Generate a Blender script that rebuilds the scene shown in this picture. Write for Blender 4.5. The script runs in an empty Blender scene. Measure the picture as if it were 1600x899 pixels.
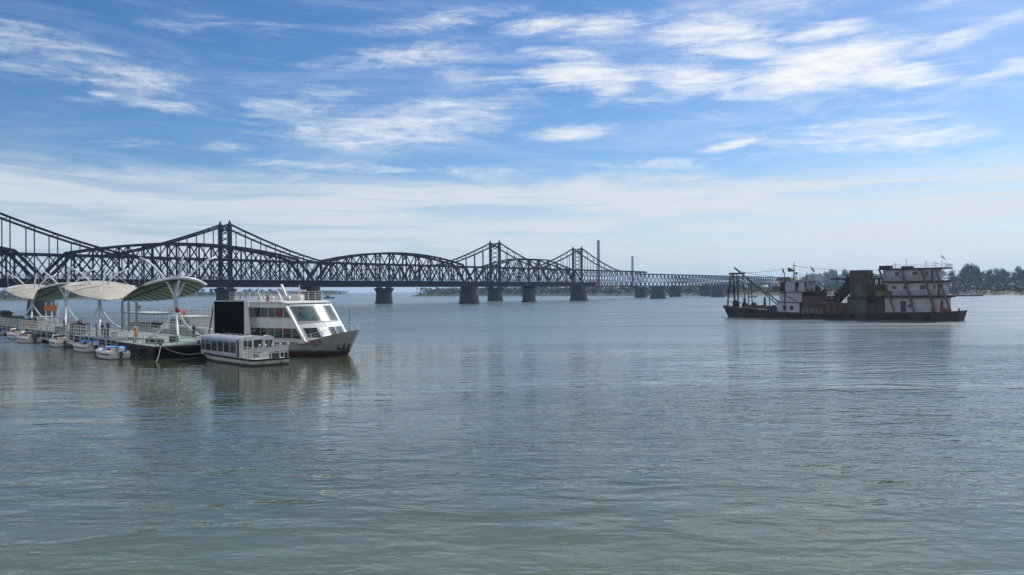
import bpy, bmesh, math, random
from mathutils import Vector, Matrix
random.seed(7)
S = bpy.context.scene
COL = S.collection
R = math.radians

# ------------------------------------------------------------------ camera
CAM_H = 6.8
cam = bpy.data.cameras.new('camera')
cam.lens = 27.99
cam.sensor_width = 36
cam.clip_start = 0.5
cam.clip_end = 30000
cam_ob = bpy.data.objects.new('camera', cam)
COL.objects.link(cam_ob)
M = Matrix.Rotation(R(90 + 0.24), 4, 'X') @ Matrix.Rotation(-0.008, 4, 'Z')
cam_ob.matrix_world = Matrix.Translation((0, 0, CAM_H)) @ M
S.camera = cam_ob

# ------------------------------------------------------------------ sun, sky, exposure
SUN_AZ, SUN_EL = 44.0, 40.0        # azimuth clockwise from +Y
sun = bpy.data.lights.new('sun', 'SUN')
sun.energy = 4.0
sun.angle = R(0.6)
sun.color = (1.0, 0.955, 0.88)
sun_ob = bpy.data.objects.new('sun', sun)
COL.objects.link(sun_ob)
sd = Vector((math.sin(R(SUN_AZ)) * math.cos(R(SUN_EL)), math.cos(R(SUN_AZ)) * math.cos(R(SUN_EL)), math.sin(R(SUN_EL))))
sun_ob.rotation_euler = (-sd).to_track_quat('-Z', 'Y').to_euler()

S.view_settings.view_transform = 'Standard'
S.view_settings.look = 'None'
S.view_settings.exposure = 0.25
S.view_settings.gamma = 1.0

world = bpy.data.worlds.new('World')
S.world = world
world.use_nodes = True
W = world.node_tree
W.nodes.clear()


class NT:
    """small node helper"""
    def __init__(s, tree): s.t = tree
    def n(s, typ, **kw):
        nd = s.t.nodes.new(typ)
        for k, v in kw.items(): setattr(nd, k, v)
        return nd
    def link(s, a, b): s.t.links.new(a, b)
    def put(s, sock, v):
        if hasattr(v, 'is_linked') or hasattr(v, 'links'): s.link(v, sock)
        else: sock.default_value = v
    def m(s, op, a, b=0.0, c=None, clamp=False):
        nd = s.n('ShaderNodeMath', operation=op, use_clamp=clamp)
        s.put(nd.inputs[0], a); s.put(nd.inputs[1], b)
        if c is not None: s.put(nd.inputs[2], c)
        return nd.outputs[0]
    def ss(s, v, lo, hi, a=0.0, b=1.0):
        nd = s.n('ShaderNodeMapRange', interpolation_type='SMOOTHSTEP')
        s.put(nd.inputs[0], v); s.put(nd.inputs[1], lo); s.put(nd.inputs[2], hi); s.put(nd.inputs[3], a); s.put(nd.inputs[4], b)
        return nd.outputs[0]
    def lin(s, v, lo, hi, a=0.0, b=1.0):
        nd = s.n('ShaderNodeMapRange')
        s.put(nd.inputs[0], v); s.put(nd.inputs[1], lo); s.put(nd.inputs[2], hi); s.put(nd.inputs[3], a); s.put(nd.inputs[4], b)
        return nd.outputs[0]
    def noise(s, vec, scale=1.0, detail=4.0, rough=0.55, dist=0.0, out=0):
        nd = s.n('ShaderNodeTexNoise')
        s.put(nd.inputs['Vector'], vec); nd.inputs['Scale'].default_value = scale
        nd.inputs['Detail'].default_value = detail; nd.inputs['Roughness'].default_value = rough
        nd.inputs['Distortion'].default_value = dist
        return nd.outputs[out]
    def mapping(s, vec, loc=(0, 0, 0), rot=(0, 0, 0), sc=(1, 1, 1), typ='POINT'):
        nd = s.n('ShaderNodeMapping', vector_type=typ)
        s.put(nd.inputs[0], vec); nd.inputs[1].default_value = loc; nd.inputs[2].default_value = rot; nd.inputs[3].default_value = sc
        return nd.outputs[0]
    def mix(s, fac, a, b, blend='MIX'):
        nd = s.n('ShaderNodeMix', data_type='RGBA', blend_type=blend)
        s.put(nd.inputs[0], fac)
        for k, v in ((6, a), (7, b)):
            if isinstance(v, (tuple, list)): nd.inputs[k].default_value = tuple(v) + ((1,) if len(v) == 3 else ())
            else: s.link(v, nd.inputs[k])
        return nd.outputs[2]


def build_sky():
    g = NT(W)
    sky = g.n('ShaderNodeTexSky', sky_type='NISHITA', sun_disc=False)
    sky.sun_elevation = R(SUN_EL)
    sky.sun_rotation = R(SUN_AZ)
    sky.altitude = 0
    sky.air_density = 1.0
    sky.dust_density = 0.6
    sky.ozone_density = 2.0
    hsv = g.n('ShaderNodeHueSaturation')
    hsv.inputs['Saturation'].default_value = 1.30
    hsv.inputs['Value'].default_value = 0.74
    g.link(sky.outputs[0], hsv.inputs['Color'])
    skycol = g.mix(1.0, hsv.outputs[0], (.80, .97, 1.18), 'MULTIPLY')
    tc = g.n('ShaderNodeTexCoord')
    nrm = g.n('ShaderNodeVectorMath', operation='NORMALIZE')
    g.link(tc.outputs['Generated'], nrm.inputs[0])
    sx = g.n('ShaderNodeSeparateXYZ')
    g.link(nrm.outputs[0], sx.inputs[0])
    X, Y, Z = sx.outputs
    az = g.m('MULTIPLY', g.m('ARCTAN2', X, Y), 57.2958)
    el = g.m('MULTIPLY', g.m('ARCSINE', Z), 57.2958)
    elc = g.m('MAXIMUM', el, 0.0)
    cb = g.n('ShaderNodeCombineXYZ')
    g.link(az, cb.inputs[0]); g.link(el, cb.inputs[1])
    p = cb.outputs[0]
    # banks of cloud: (azimuth, elevation, half width, half height, tilt, weight) in degrees
    banks = [(-28.6, 14.2, 6.2, 1.4, -9, .66), (-31, 14.6, 4, 1.1, -18, .40), (-24.0, 12.2, 2.2, .36, -4, .85), (-26.8, 12.5, 1.0, .3, -3, .7), (-16.5, 12.7, 3.0, .7, 5, .5),
             (-8.6, 11.4, 6.6, 1.0, 3, .86), (-12.5, 11.2, 3.6, .55, 4, .75), (-4.0, 13.0, 5.0, .8, 6, .68), (-4.6, 18.7, 4.2, .55, 7, .72), (-7.0, 16.3, 6.5, .8, 6, .55), (-1.8, 15.0, 4.0, .8, -8, .5),
             (2.4, 18.5, 2.6, .5, 5, .8), (6.6, 18.2, 3.2, .8, 2, .72), (6.0, 14.9, 4.0, .85, -3, 1.05), (8.3, 14.5, 1.9, .8, 25, .9), (12.6, 14.5, 3.6, .85, -9, 1.0), (14.0, 17.2, 4.0, 1.1, -8, .86), (16.4, 16.0, 2.6, .4, -4, .9),
             (21.0, 14.5, 4.8, 1.15, 9, 1.2), (23.8, 15.3, 2.4, .8, 5, 1.1), (26.0, 13.6, 3.6, .9, -16, .85), (31.5, 12.9, 2.2, .5, 10, 1.0), (21.5, 16.7, 2.6, .5, 4, .9), (29.0, 15.2, 3.0, .5, 12, .72),
             (4.4, 11.2, 2.6, .5, 5, .85), (15.6, 10.0, 2.0, .3, 8, .95), (22.5, 10.3, 6.5, .8, 1, .68), (26.0, 9.5, 5.0, .7, 2, .72), (19, 18.9, 5.5, .8, 0, .5), (30.0, 17.8, 1.8, .4, 8, .6), (10, 16.6, 9, 2.4, 0, .24), (22, 12.5, 11, 2.0, 0, .36),
             (-25, 9.6, 3.5, .4, -2, .5), (-19.5, 9.9, 1.6, .3, 2, .55), (-14, 12.9, 3.2, .9, 10, .5), (3.5, 16.4, 3.5, .5, -4, .6), (10.5, 13.0, 3, .5, 0, .45), (33, 16, 3, .5, 6, .6), (-20, 17.5, 5, .7, 5, .35), (-11, 8.8, 9, .35, -2, .6), (12, 8.9, 8, .4, 2, .5), (60, 22, 14, 6, 0, .7), (-60, 25, 20, 4, 0, .6), (10, 32, 22, 5, 0, .6), (-20, 45, 20, 8, 0, .6), (40, 55, 30, 8, 0, .6)]
    warp = g.noise(g.mapping(p, sc=(.10, .42, 1)), 1.0, 3, .6, 0, 1)
    wv = g.n('ShaderNodeVectorMath', operation='MULTIPLY_ADD')
    g.link(warp, wv.inputs[0]); wv.inputs[1].default_value = (2.6, 0.9, 0)
    sub = g.n('ShaderNodeVectorMath', operation='SUBTRACT')
    g.link(p, sub.inputs[0]); sub.inputs[1].default_value = (1.3, .45, 0)
    g.link(sub.outputs[0], wv.inputs[2])
    pw = wv.outputs[0]
    msk = None
    for a, e, w, h, t, k in banks:
        mp = g.mapping(pw, loc=(a, e, 0), rot=(0, 0, R(t)), sc=(w, h, 1), typ='TEXTURE')
        ln = g.n('ShaderNodeVectorMath', operation='LENGTH')
        g.link(mp, ln.inputs[0])
        v = g.ss(ln.outputs['Value'], 0.0, 2.3, k * 1.1, 0.0)
        msk = v if msk is None else g.m('MAXIMUM', msk, v)
    # streaky fibrous detail
    sh = g.mapping(pw, rot=(0, 0, R(-6)), sc=(.22, 1.05, 1))
    n1 = g.noise(sh, .9, 10, .66, .9)
    n2 = g.noise(g.mapping(pw, rot=(0, 0, R(7)), sc=(.09, .9, 1)), 1.3, 8, .64, 1.2)
    n3 = g.noise(g.mapping(pw, rot=(0, 0, R(-10)), sc=(.9, 3.0, 1)), 1.1, 6, .7, .6)
    den = g.m('ADD', g.m('MULTIPLY', n1, 1.15), g.m('MULTIPLY', n2, .75))
    den = g.m('ADD', den, g.m('MULTIPLY', n3, .40))
    den = g.m('ADD', den, g.m('MULTIPLY', msk, .62))
    cl = g.ss(den, 1.22, 2.02)
    cl = g.m('MULTIPLY', cl, g.m('MULTIPLY', g.lin(msk, 0.0, .55, .34, 1.0), .93))
    # thin cirrus veil, more of it to the right
    veil = g.ss(g.noise(g.mapping(pw, rot=(0, 0, R(4)), sc=(.05, .42, 1)), 1.0, 8, .66, .9), .42, .80)
    veil = g.m('MULTIPLY', veil, g.lin(az, -30, 25, .20, .38))
    # low bank of haze cloud over the horizon
    edge = g.m('ADD', el, g.m('MULTIPLY', g.m('SUBTRACT', g.noise(g.mapping(pw, sc=(.11, .6, 1)), 1.0, 8, .66, .6), .5), 3.6))
    low = g.ss(edge, 8.7, 7.0)
    st = g.noise(g.mapping(pw, sc=(.06, 1.0, 1)), 1.0, 6, .6, .6)
    low = g.m('MULTIPLY', low, g.ss(st, .34, .58, .42, .98))
    low = g.m('MAXIMUM', low, g.ss(el, 3.6, 0.3, 0.0, .80))
    # brighter towards the sun
    dt = g.n('ShaderNodeVectorMath', operation='DOT_PRODUCT')
    g.link(nrm.outputs[0], dt.inputs[0]); dt.inputs[1].default_value = sd
    toward = g.lin(dt.outputs['Value'], .2, 1.0, 0.0, 1.0)
    c_low = g.mix(toward, (5.5, 6.1, 6.7), (6.7, 6.95, 7.1))
    c_cl = g.mix(toward, (6.8, 7.2, 7.6), (8.8, 8.7, 8.5))
    col = g.mix(veil, skycol, g.mix(toward, (6.4, 7.2, 8.2), (8.6, 8.8, 9.0)))
    col = g.mix(low, col, c_low)
    col = g.mix(cl, col, c_cl)
    # unseen cloud added behind the viewpoint as fill light for shaded sides
    nb = g.noise(g.mapping(nrm.outputs[0], sc=(2.2, 2.2, 4.5)), 1.0, 6, .6, .4)
    over = g.m('MULTIPLY', g.ss(nb, .34, .64), g.ss(Y, .10, -.35))
    col = g.mix(over, col, (8.8, 8.9, 9.0))
    bg = g.n('ShaderNodeBackground')
    bg.inputs['Strength'].default_value = 0.10
    g.link(col, bg.inputs['Color'])
    out = g.n('ShaderNodeOutputWorld')
    g.link(bg.outputs[0], out.inputs['Surface'])


build_sky()

# ------------------------------------------------------------------ materials
MATS = {}


def mat(name, c, c2=None, rough=.6, metal=0.0, scale=.6, dirt=None, dirt_amt=.4, streak=False, bump=0.0, spec=.5, trans=0.0, tide=None):
    """painted / stained surface: two tones mixed by noise, optional dirt patches or run-down streaks"""
    if name in MATS: return MATS[name]
    m = bpy.data.materials.new(name)
    m.use_nodes = True
    t = m.node_tree; t.nodes.clear(); g = NT(t)
    bs = g.n('ShaderNodeBsdfPrincipled'); out = g.n('ShaderNodeOutputMaterial')
    tc = g.n('ShaderNodeTexCoord'); ob = tc.outputs['Object']
    c2 = c2 or tuple(x * .78 for x in c)
    f = g.ss(g.noise(ob, scale, 5, .6), .3, .7)
    col = g.mix(f, c, c2)
    if dirt:
        v = g.mapping(ob, sc=(2.2, 2.2, .22) if streak else (1, 1, 1))
        d = g.ss(g.noise(v, scale * 1.6, 7, .65, .3), .62 - .3 * dirt_amt, .80 - .2 * dirt_amt)
        col = g.mix(g.m('MULTIPLY', d, min(1, dirt_amt * 1.8)), col, dirt)
    if tide:      # dark weedy band left by the water along the lowest part
        z = g.n('ShaderNodeSeparateXYZ'); g.link(ob, z.inputs[0])
        zz = g.m('ADD', z.outputs[2], g.m('MULTIPLY', g.m('SUBTRACT', g.noise(g.mapping(ob, sc=(1.5, 1.5, .3)), 1.2, 5, .6), .5), tide * .9))
        col = g.mix(g.ss(zz, tide * .75, tide * 1.1, .85, 0.0), col, (.022, .026, .017))
    g.link(col, bs.inputs['Base Color'])
    bs.inputs['Metallic'].default_value = metal
    g.link(g.lin(f, 0, 1, rough * .85, min(1, rough * 1.15)), bs.inputs['Roughness'])
    bs.inputs['Specular IOR Level'].default_value = spec
    if bump:
        b = g.n('ShaderNodeBump'); b.inputs['Strength'].default_value = bump; b.inputs['Distance'].default_value = .05
        g.link(g.noise(ob, scale * 8, 4, .6), b.inputs['Height']); g.link(b.outputs[0], bs.inputs['Normal'])
    sh = bs.outputs[0]
    if trans:
        tl = g.n('ShaderNodeBsdfTranslucent'); g.link(col, tl.inputs[0])
        mx = g.n('ShaderNodeMixShader'); mx.inputs[0].default_value = trans
        g.link(sh, mx.inputs[1]); g.link(tl.outputs[0], mx.inputs[2]); sh = mx.outputs[0]
    g.link(sh, out.inputs[0])
    MATS[name] = m
    return m


def glass(name, tint, through=.0, rough=.04):
    if name in MATS: return MATS[name]
    m = bpy.data.materials.new(name); m.use_nodes = True
    t = m.node_tree; t.nodes.clear(); g = NT(t)
    bs = g.n('ShaderNodeBsdfPrincipled'); out = g.n('ShaderNodeOutputMaterial')
    ob = g.n('ShaderNodeTexCoord').outputs['Object']
    g.link(g.mix(g.ss(g.noise(ob, .9, 3), .35, .65), tint, tuple(x * .45 for x in tint)), bs.inputs['Base Color'])
    bs.inputs['Roughness'].default_value = rough
    bs.inputs['IOR'].default_value = 1.6
    sh = bs.outputs[0]
    if through:
        tr = g.n('ShaderNodeBsdfTransparent')
        mx = g.n('ShaderNodeMixShader'); mx.inputs[0].default_value = through
        g.link(sh, mx.inputs[1]); g.link(tr.outputs[0], mx.inputs[2]); sh = mx.outputs[0]
    g.link(sh, out.inputs[0])
    MATS[name] = m
    return m


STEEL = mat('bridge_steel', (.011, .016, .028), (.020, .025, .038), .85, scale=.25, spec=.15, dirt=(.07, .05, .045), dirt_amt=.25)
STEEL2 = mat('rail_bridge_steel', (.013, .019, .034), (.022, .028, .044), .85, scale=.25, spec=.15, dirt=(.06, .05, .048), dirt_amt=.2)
STONE = mat('pier_stone', (.062, .07, .085), (.042, .048, .06), .9, scale=.5, dirt=(.025, .028, .03), dirt_amt=.4, streak=True, bump=.4, tide=1.3)
WHITE = mat('white_paint', (.64, .64, .62), (.55, .55, .53), .5, scale=.7, dirt=(.38, .31, .23), dirt_amt=.36, streak=True)
GREYW = mat('grey_white_paint', (.60, .61, .60), (.50, .51, .51), .45, scale=.5, dirt=(.34, .29, .22), dirt_amt=.28, streak=True)
GALV = mat('galvanised_pipe', (.62, .65, .68), (.48, .52, .56), .35, scale=.8, dirt=(.36, .33, .28), dirt_amt=.15)
RAILW = mat('rail_grey_paint', (.50, .53, .52), (.36, .39, .39), .5, scale=1.2)
BLACK = mat('black_steel', (.012, .012, .013), (.022, .020, .018), .55, scale=.4, dirt=(.045, .032, .022), dirt_amt=.3)
RUBBER = mat('black_rubber', (.014, .014, .015), None, .8)
SCREEN = mat('dark_screen', (.004, .004, .005), (.006, .006, .008), .8, scale=3, spec=.1)
DECKG = mat('green_deck_paint', (.27, .33, .29), (.21, .26, .235), .65, scale=.35, dirt=(.20, .20, .16), dirt_amt=.35)
MEMB = mat('canopy_membrane', (.50, .465, .40), (.42, .385, .325), .8, scale=.4, dirt=(.40, .35, .27), dirt_amt=.3, trans=.12)
UNDER = mat('canopy_underside', (.27, .31, .235), (.22, .26, .19), .75, scale=.5)
RIBM = mat('canopy_rib_steel', (.05, .06, .05), None, .6)
RED = mat('red_cloth', (.20, .025, .025), (.14, .018, .018), .7)
REDP = mat('red_paint', (.22, .03, .03), (.15, .02, .02), .5)
ORANGE = mat('orange_panel', (.62, .17, .02), (.50, .12, .02), .5)
BLUE = mat('blue_cover', (.03, .12, .50), (.02, .08, .36), .55)
LBLUE = mat('light_blue_cover', (.10, .33, .66), (.08, .26, .55), .55)
RUST = mat('rusty_hull', (.038, .029, .029), (.022, .020, .022), .8, scale=.35, dirt=(.075, .040, .028), dirt_amt=.38, streak=True, bump=.3)
RUST2 = mat('rusty_red_plate', (.082, .048, .046), (.055, .036, .036), .85, scale=.3, dirt=(.05, .032, .028), dirt_amt=.42, streak=True, bump=.3)
RUSTG = mat('faded_green_plate', (.06, .085, .085), (.045, .055, .058), .8, scale=.4, dirt=(.10, .055, .035), dirt_amt=.3, streak=True)
OCHRE = mat('ochre_brown_paint', (.13, .095, .062), (.085, .064, .045), .7, scale=.6, dirt=(.07, .045, .03), dirt_amt=.35, streak=True)
OLDW = mat('weathered_white_paint', (.40, .405, .44), (.31, .32, .36), .6, scale=.5, dirt=(.30, .20, .12), dirt_amt=.30, streak=True)
DARKOP = mat('dark_doorway', (.015, .017, .022), None, .6)
DKGREY = mat('dark_grey_paint', (.06, .065, .07), None, .6)
BROWN = mat('brown_wood', (.12, .075, .05), (.09, .055, .04), .7)
SKIN = mat('skin', (.45, .28, .20), None, .6)
HAIR = mat('black_hair', (.012, .011, .011), None, .6)
BOOT = mat('red_boot_topping', (.10, .022, .018), (.05, .018, .016), .7, dirt=(.02, .018, .015), dirt_amt=.4)
HULLG = mat('grey_hull_paint', (.36, .36, .35), (.28, .28, .27), .5, scale=.5, dirt=(.18, .13, .09), dirt_amt=.38, streak=True, tide=.6)
DGLASS = glass('dark_glass', (.020, .028, .028))
FGLASS = glass('front_glass', (.085, .12, .125), 0, .17)
CGLASS = glass('clear_glass', (.04, .055, .055), .55)
GREENC = mat('green_paint', (.03, .13, .07), (.02, .09, .05), .6)
BARK = mat('bark', (.06, .05, .04), (.04, .033, .028), .9)
LEAVES = [mat('foliage_a', (.070, .095, .055), (.050, .072, .045), .8, scale=.12), mat('foliage_b', (.085, .100, .060), (.062, .076, .05), .8, scale=.12), mat('foliage_c', (.095, .092, .068), (.07, .07, .055), .8, scale=.12)]


# ------------------------------------------------------------------ mesh helpers
class MB:
    def __init__(s): s.v = []; s.f = []; s.mi = []
    def add(s, vs, fs, mi=0):
        o = len(s.v); s.v += [tuple(v) for v in vs]
        for f in fs: s.f.append(tuple(i + o for i in f)); s.mi.append(mi)
        return s
    def box(s, x0, x1, y0, y1, z0, z1, mi=0):
        return s.add([(x0, y0, z0), (x1, y0, z0), (x1, y1, z0), (x0, y1, z0), (x0, y0, z1), (x1, y0, z1), (x1, y1, z1), (x0, y1, z1)],
                     [(0, 3, 2, 1), (4, 5, 6, 7), (0, 1, 5, 4), (1, 2, 6, 5), (2, 3, 7, 6), (3, 0, 4, 7)], mi)
    def bar(s, p, q, w, h=None, mi=0):
        p, q = Vector(p), Vector(q); h = h or w
        d = (q - p); L = d.length
        if L < 1e-6: return s
        d /= L
        up = Vector((0, 0, 1)) if abs(d.z) < .95 else Vector((0, 1, 0))
        a = d.cross(up).normalized() * (w / 2); b = a.cross(d).normalized() * (h / 2)
        vs = [p - a - b, p + a - b, p + a + b, p - a + b, q - a - b, q + a - b, q + a + b, q - a + b]
        return s.add(vs, [(0, 3, 2, 1), (4, 5, 6, 7), (0, 1, 5, 4), (1, 2, 6, 5), (2, 3, 7, 6), (3, 0, 4, 7)], mi)
    def tube(s, pts, r, n=7, mi=0, cap=True):
        pts = [Vector(p) for p in pts]; rr = r if isinstance(r, (list, tuple)) else [r] * len(pts)
        rings = []; ref = None
        for i, p in enumerate(pts):
            d = (pts[min(i + 1, len(pts) - 1)] - pts[max(i - 1, 0)])
            if d.length < 1e-9: d = Vector((0, 0, 1))
            d.normalize()
            if ref is None: ref = Vector((0, 0, 1)) if abs(d.z) < .9 else Vector((1, 0, 0))
            a = d.cross(ref)
            if a.length < 1e-4: a = d.cross(Vector((0, 1, 0)))
            a.normalize(); b = d.cross(a); ref = -a.cross(d) * -1 if False else ref
            rings.append([p + (a * math.cos(2 * math.pi * k / n) + b * math.sin(2 * math.pi * k / n)) * rr[i] for k in range(n)])
        return s.loft(rings, mi, cap)
    def loft(s, rings, mi=0, cap=True, closed=True):
        n = len(rings[0]); vs = [v for r in rings for v in r]; fs = []
        for i in range(len(rings) - 1):
            for k in range(n if closed else n - 1):
                k2 = (k + 1) % n
                fs.append((i * n + k, i * n + k2, (i + 1) * n + k2, (i + 1) * n + k))
        if cap: fs += [tuple(range(n - 1, -1, -1)), tuple(range((len(rings) - 1) * n, len(rings) * n))]
        return s.add(vs, fs, mi)
    def prism(s, poly, off, mi=0):
        off = Vector(off); a = [Vector(p) for p in poly]; b = [p + off for p in a]
        return s.loft([a, b], mi)
    def sphere(s, c, r, n=8, mi=0, sz=1.0):
        rings = []
        for i in range(n + 1):
            t = math.pi * i / n; rad = max(r * math.sin(t), r * .02)
            rings.append([(c[0] + rad * math.cos(2 * math.pi * k / n), c[1] + rad * math.sin(2 * math.pi * k / n), c[2] - r * sz * math.cos(t)) for k in range(n)])
        return s.loft(rings, mi)
    def ring(s, c, r, rt, axis='y', n=18, m=7, mi=0):
        rings = []
        for i in range(n):
            t = 2 * math.pi * i / n
            row = []
            for k in range(m):
                a = 2 * math.pi * k / m; q = r + rt * math.cos(a); w = rt * math.sin(a)
                x, y, z = q * math.cos(t), w, q * math.sin(t)
                if axis == 'z': x, y, z = x, z, y
                if axis == 'x': x, y, z = y, x, z
                row.append((c[0] + x, c[1] + y, c[2] + z))
            rings.append(row)
        rings.append(rings[0])
        return s.loft(rings, mi, cap=False)
    def build(s, name, mats, parent=None, loc=None, rot=None, smooth=False, recalc=True):
        me = bpy.data.meshes.new(name)
        me.from_pydata(s.v, [], s.f)
        for m_ in (mats if isinstance(mats, (list, tuple)) else [mats]): me.materials.append(m_)
        me.polygons.foreach_set('material_index', s.mi)
        if recalc:
            b = bmesh.new(); b.from_mesh(me); bmesh.ops.recalc_face_normals(b, faces=b.faces); b.to_mesh(me); b.free()
        if smooth: me.polygons.foreach_set('use_smooth', [True] * len(me.polygons))
        me.update()
        o = bpy.data.objects.new(name, me); COL.objects.link(o)
        if parent: o.parent = parent
        if loc: o.location = loc
        if rot: o.rotation_euler = rot
        return o


def tag(o, label, cat, group=None):
    o['label'] = label; o['category'] = cat
    if group: o['group'] = group
    return o


def thing(name, label, cat, loc=(0, 0, 0), rz=0.0, group=None):
    o = bpy.data.objects.new(name, None); COL.objects.link(o)
    o.empty_display_size = .3; o.location = loc; o.rotation_euler = (0, 0, rz)
    return tag(o, label, cat, group)


def copy_tree(o, parent=None):
    c = o.copy(); COL.objects.link(c)
    if parent: c.parent = parent
    for ch in list(o.children): copy_tree(ch, c)
    return c


def text(body, size, m, parent, loc, rot, name='lettering', depth=.01):
    cu = bpy.data.curves.new('lettering_curve', 'FONT'); cu.body = body; cu.size = size; cu.extrude = depth
    cu.align_x = 'CENTER'; cu.align_y = 'CENTER'
    tmp = bpy.data.objects.new('lettering_tmp', cu); COL.objects.link(tmp)
    dg = bpy.context.evaluated_depsgraph_get(); dg.update()
    me = bpy.data.meshes.new_from_object(tmp.evaluated_get(dg))
    bpy.data.objects.remove(tmp); bpy.data.curves.remove(cu)
    me.materials.clear(); me.materials.append(m)
    o = bpy.data.objects.new(name, me); COL.objects.link(o)
    o.parent = parent; o.location = loc; o.rotation_euler = rot
    return o


def railing(mb, pts, h=1.05, gap=1.6, rails=3, r=.035, mi=0, n=4):
    """posts and rails along a polyline"""
    for a, b in zip(pts[:-1], pts[1:]):
        a, b = Vector(a), Vector(b); L = (b - a).length; k = max(1, round(L / gap))
        for i in range(k + 1):
            p = a.lerp(b, i / k)
            mb.bar(p, p + Vector((0, 0, h)), r * 2, mi=mi)
        for j in range(rails):
            z = Vector((0, 0, h * (j + 1) / rails))
            mb.bar(a + z, b + z, r * 1.6, mi=mi)


def arc(p, q, bulge, n=9):
    p, q, b = Vector(p), Vector(q), Vector(bulge)
    return [p.lerp(q, i / (n - 1)) + b * (4 * (i / (n - 1)) * (1 - i / (n - 1))) for i in range(n)]

# ------------------------------------------------------------------ water
def build_water():
    mb = MB()
    xs = [-9000, -2500, -700, 0, 700, 2500, 9000]; ys = [-600, 0, 200, 700, 2500, 9000]
    vs = [(x, y, 0) for y in ys for x in xs]; n = len(xs)
    mb.add(vs, [(j * n + i, j * n + i + 1, (j + 1) * n + i + 1, (j + 1) * n + i) for j in range(len(ys) - 1) for i in range(n - 1)])
    m = bpy.data.materials.new('river_water'); m.use_nodes = True
    t = m.node_tree; t.nodes.clear(); g = NT(t)
    bs = g.n('ShaderNodeBsdfPrincipled'); out = g.n('ShaderNodeOutputMaterial')
    pos = g.n('ShaderNodeNewGeometry').outputs['Position']
    silt = g.ss(g.noise(pos, .02, 4, .55), .3, .7)
    bs.inputs['IOR'].default_value = 1.333
    # wind patches: calmer and rougher areas
    patch = g.ss(g.noise(g.mapping(pos, rot=(0, 0, R(14)), sc=(.45, 1.2, 1)), .035, 5, .6, .6), .34, .66, .18, 1.5)
    patch = g.m('MULTIPLY', patch, g.ss(g.noise(g.mapping(pos, rot=(0, 0, R(-9)), sc=(.3, 1.0, 1)), .011, 4, .6, .5), .36, .62, .55, 1.25))
    big = g.ss(g.noise(g.mapping(pos, rot=(0, 0, R(20)), sc=(.5, 1.0, 1)), .05, 4, .6, .5), .35, .65, .6, 1.25)
    wide = g.noise(g.mapping(pos, rot=(0, 0, R(8)), sc=(.55, 1.0, 1)), .16, 3, .5, .3)
    swell = g.noise(g.mapping(pos, rot=(0, 0, R(12)), sc=(.42, 1.0, 1)), .62, 3, .55, .5)
    rip = g.noise(g.mapping(pos, rot=(0, 0, R(-16)), sc=(.5, 1.0, 1)), 1.9, 3, .55, .4)
    rip2 = g.noise(g.mapping(pos, rot=(0, 0, R(24)), sc=(.6, 1.0, 1)), 4.6, 2, .5, .3)
    h = g.m('ADD', g.m('MULTIPLY', wide, .15), g.m('MULTIPLY', g.m('MULTIPLY', swell, .135), big))
    h = g.m('ADD', h, g.m('MULTIPLY', g.m('MULTIPLY', rip, .060), patch))
    h = g.m('ADD', h, g.m('MULTIPLY', g.m('MULTIPLY', rip2, .0130), patch))
    py = g.n('ShaderNodeSeparateXYZ'); g.link(pos, py.inputs[0])
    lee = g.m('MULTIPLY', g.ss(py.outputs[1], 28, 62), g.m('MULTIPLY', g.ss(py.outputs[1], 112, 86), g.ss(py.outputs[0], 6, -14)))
    # paler silty shallows close to the bank, darker olive water farther out
    shal = g.ss(g.m('ADD', py.outputs[1], g.m('MULTIPLY', g.noise(pos, .05, 4, .6), 18.0)), 46, 24)
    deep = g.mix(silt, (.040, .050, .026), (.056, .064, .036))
    deep = g.mix(g.m('MULTIPLY', g.ss(py.outputs[1], 22, 85), g.m('SUBTRACT', 1.0, lee)), deep, g.mix(silt, (.085, .118, .130), (.105, .138, .150)))      # sky sheen of the open river put into a paler base colour
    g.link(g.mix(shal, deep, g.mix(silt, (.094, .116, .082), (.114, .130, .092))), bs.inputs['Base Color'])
    ruf = g.m('MULTIPLY', g.ss(py.outputs[1], 58, 150, 0.0, .24), g.m('SUBTRACT', 1.0, lee))
    band = g.ss(g.noise(g.mapping(pos, rot=(0, 0, R(6)), sc=(.12, 1.0, 1)), .09, 6, .68, .6), .34, .66, .55, 1.35)
    ruf = g.m('MULTIPLY', ruf, band)
    g.link(g.m('ADD', ruf, .04), bs.inputs['Roughness'])      # unresolved wind ripple away from the quay
    calm = g.lin(lee, 0, 1, 1.0, .30)
    h = g.m('MULTIPLY', h, g.m('MULTIPLY', calm, g.ss(py.outputs[1], 95, 330, 1.0, 1.6)))      # more wind in mid-river than by the sheltered quay
    b = g.n('ShaderNodeBump'); b.inputs['Strength'].default_value = 1.0; b.inputs['Distance'].default_value = 1.0
    g.link(h, b.inputs['Height']); g.link(b.outputs[0], bs.inputs['Normal'])
    g.link(bs.outputs[0], out.inputs[0])
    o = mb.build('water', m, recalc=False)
    o['kind'] = 'structure'


build_water()


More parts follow.
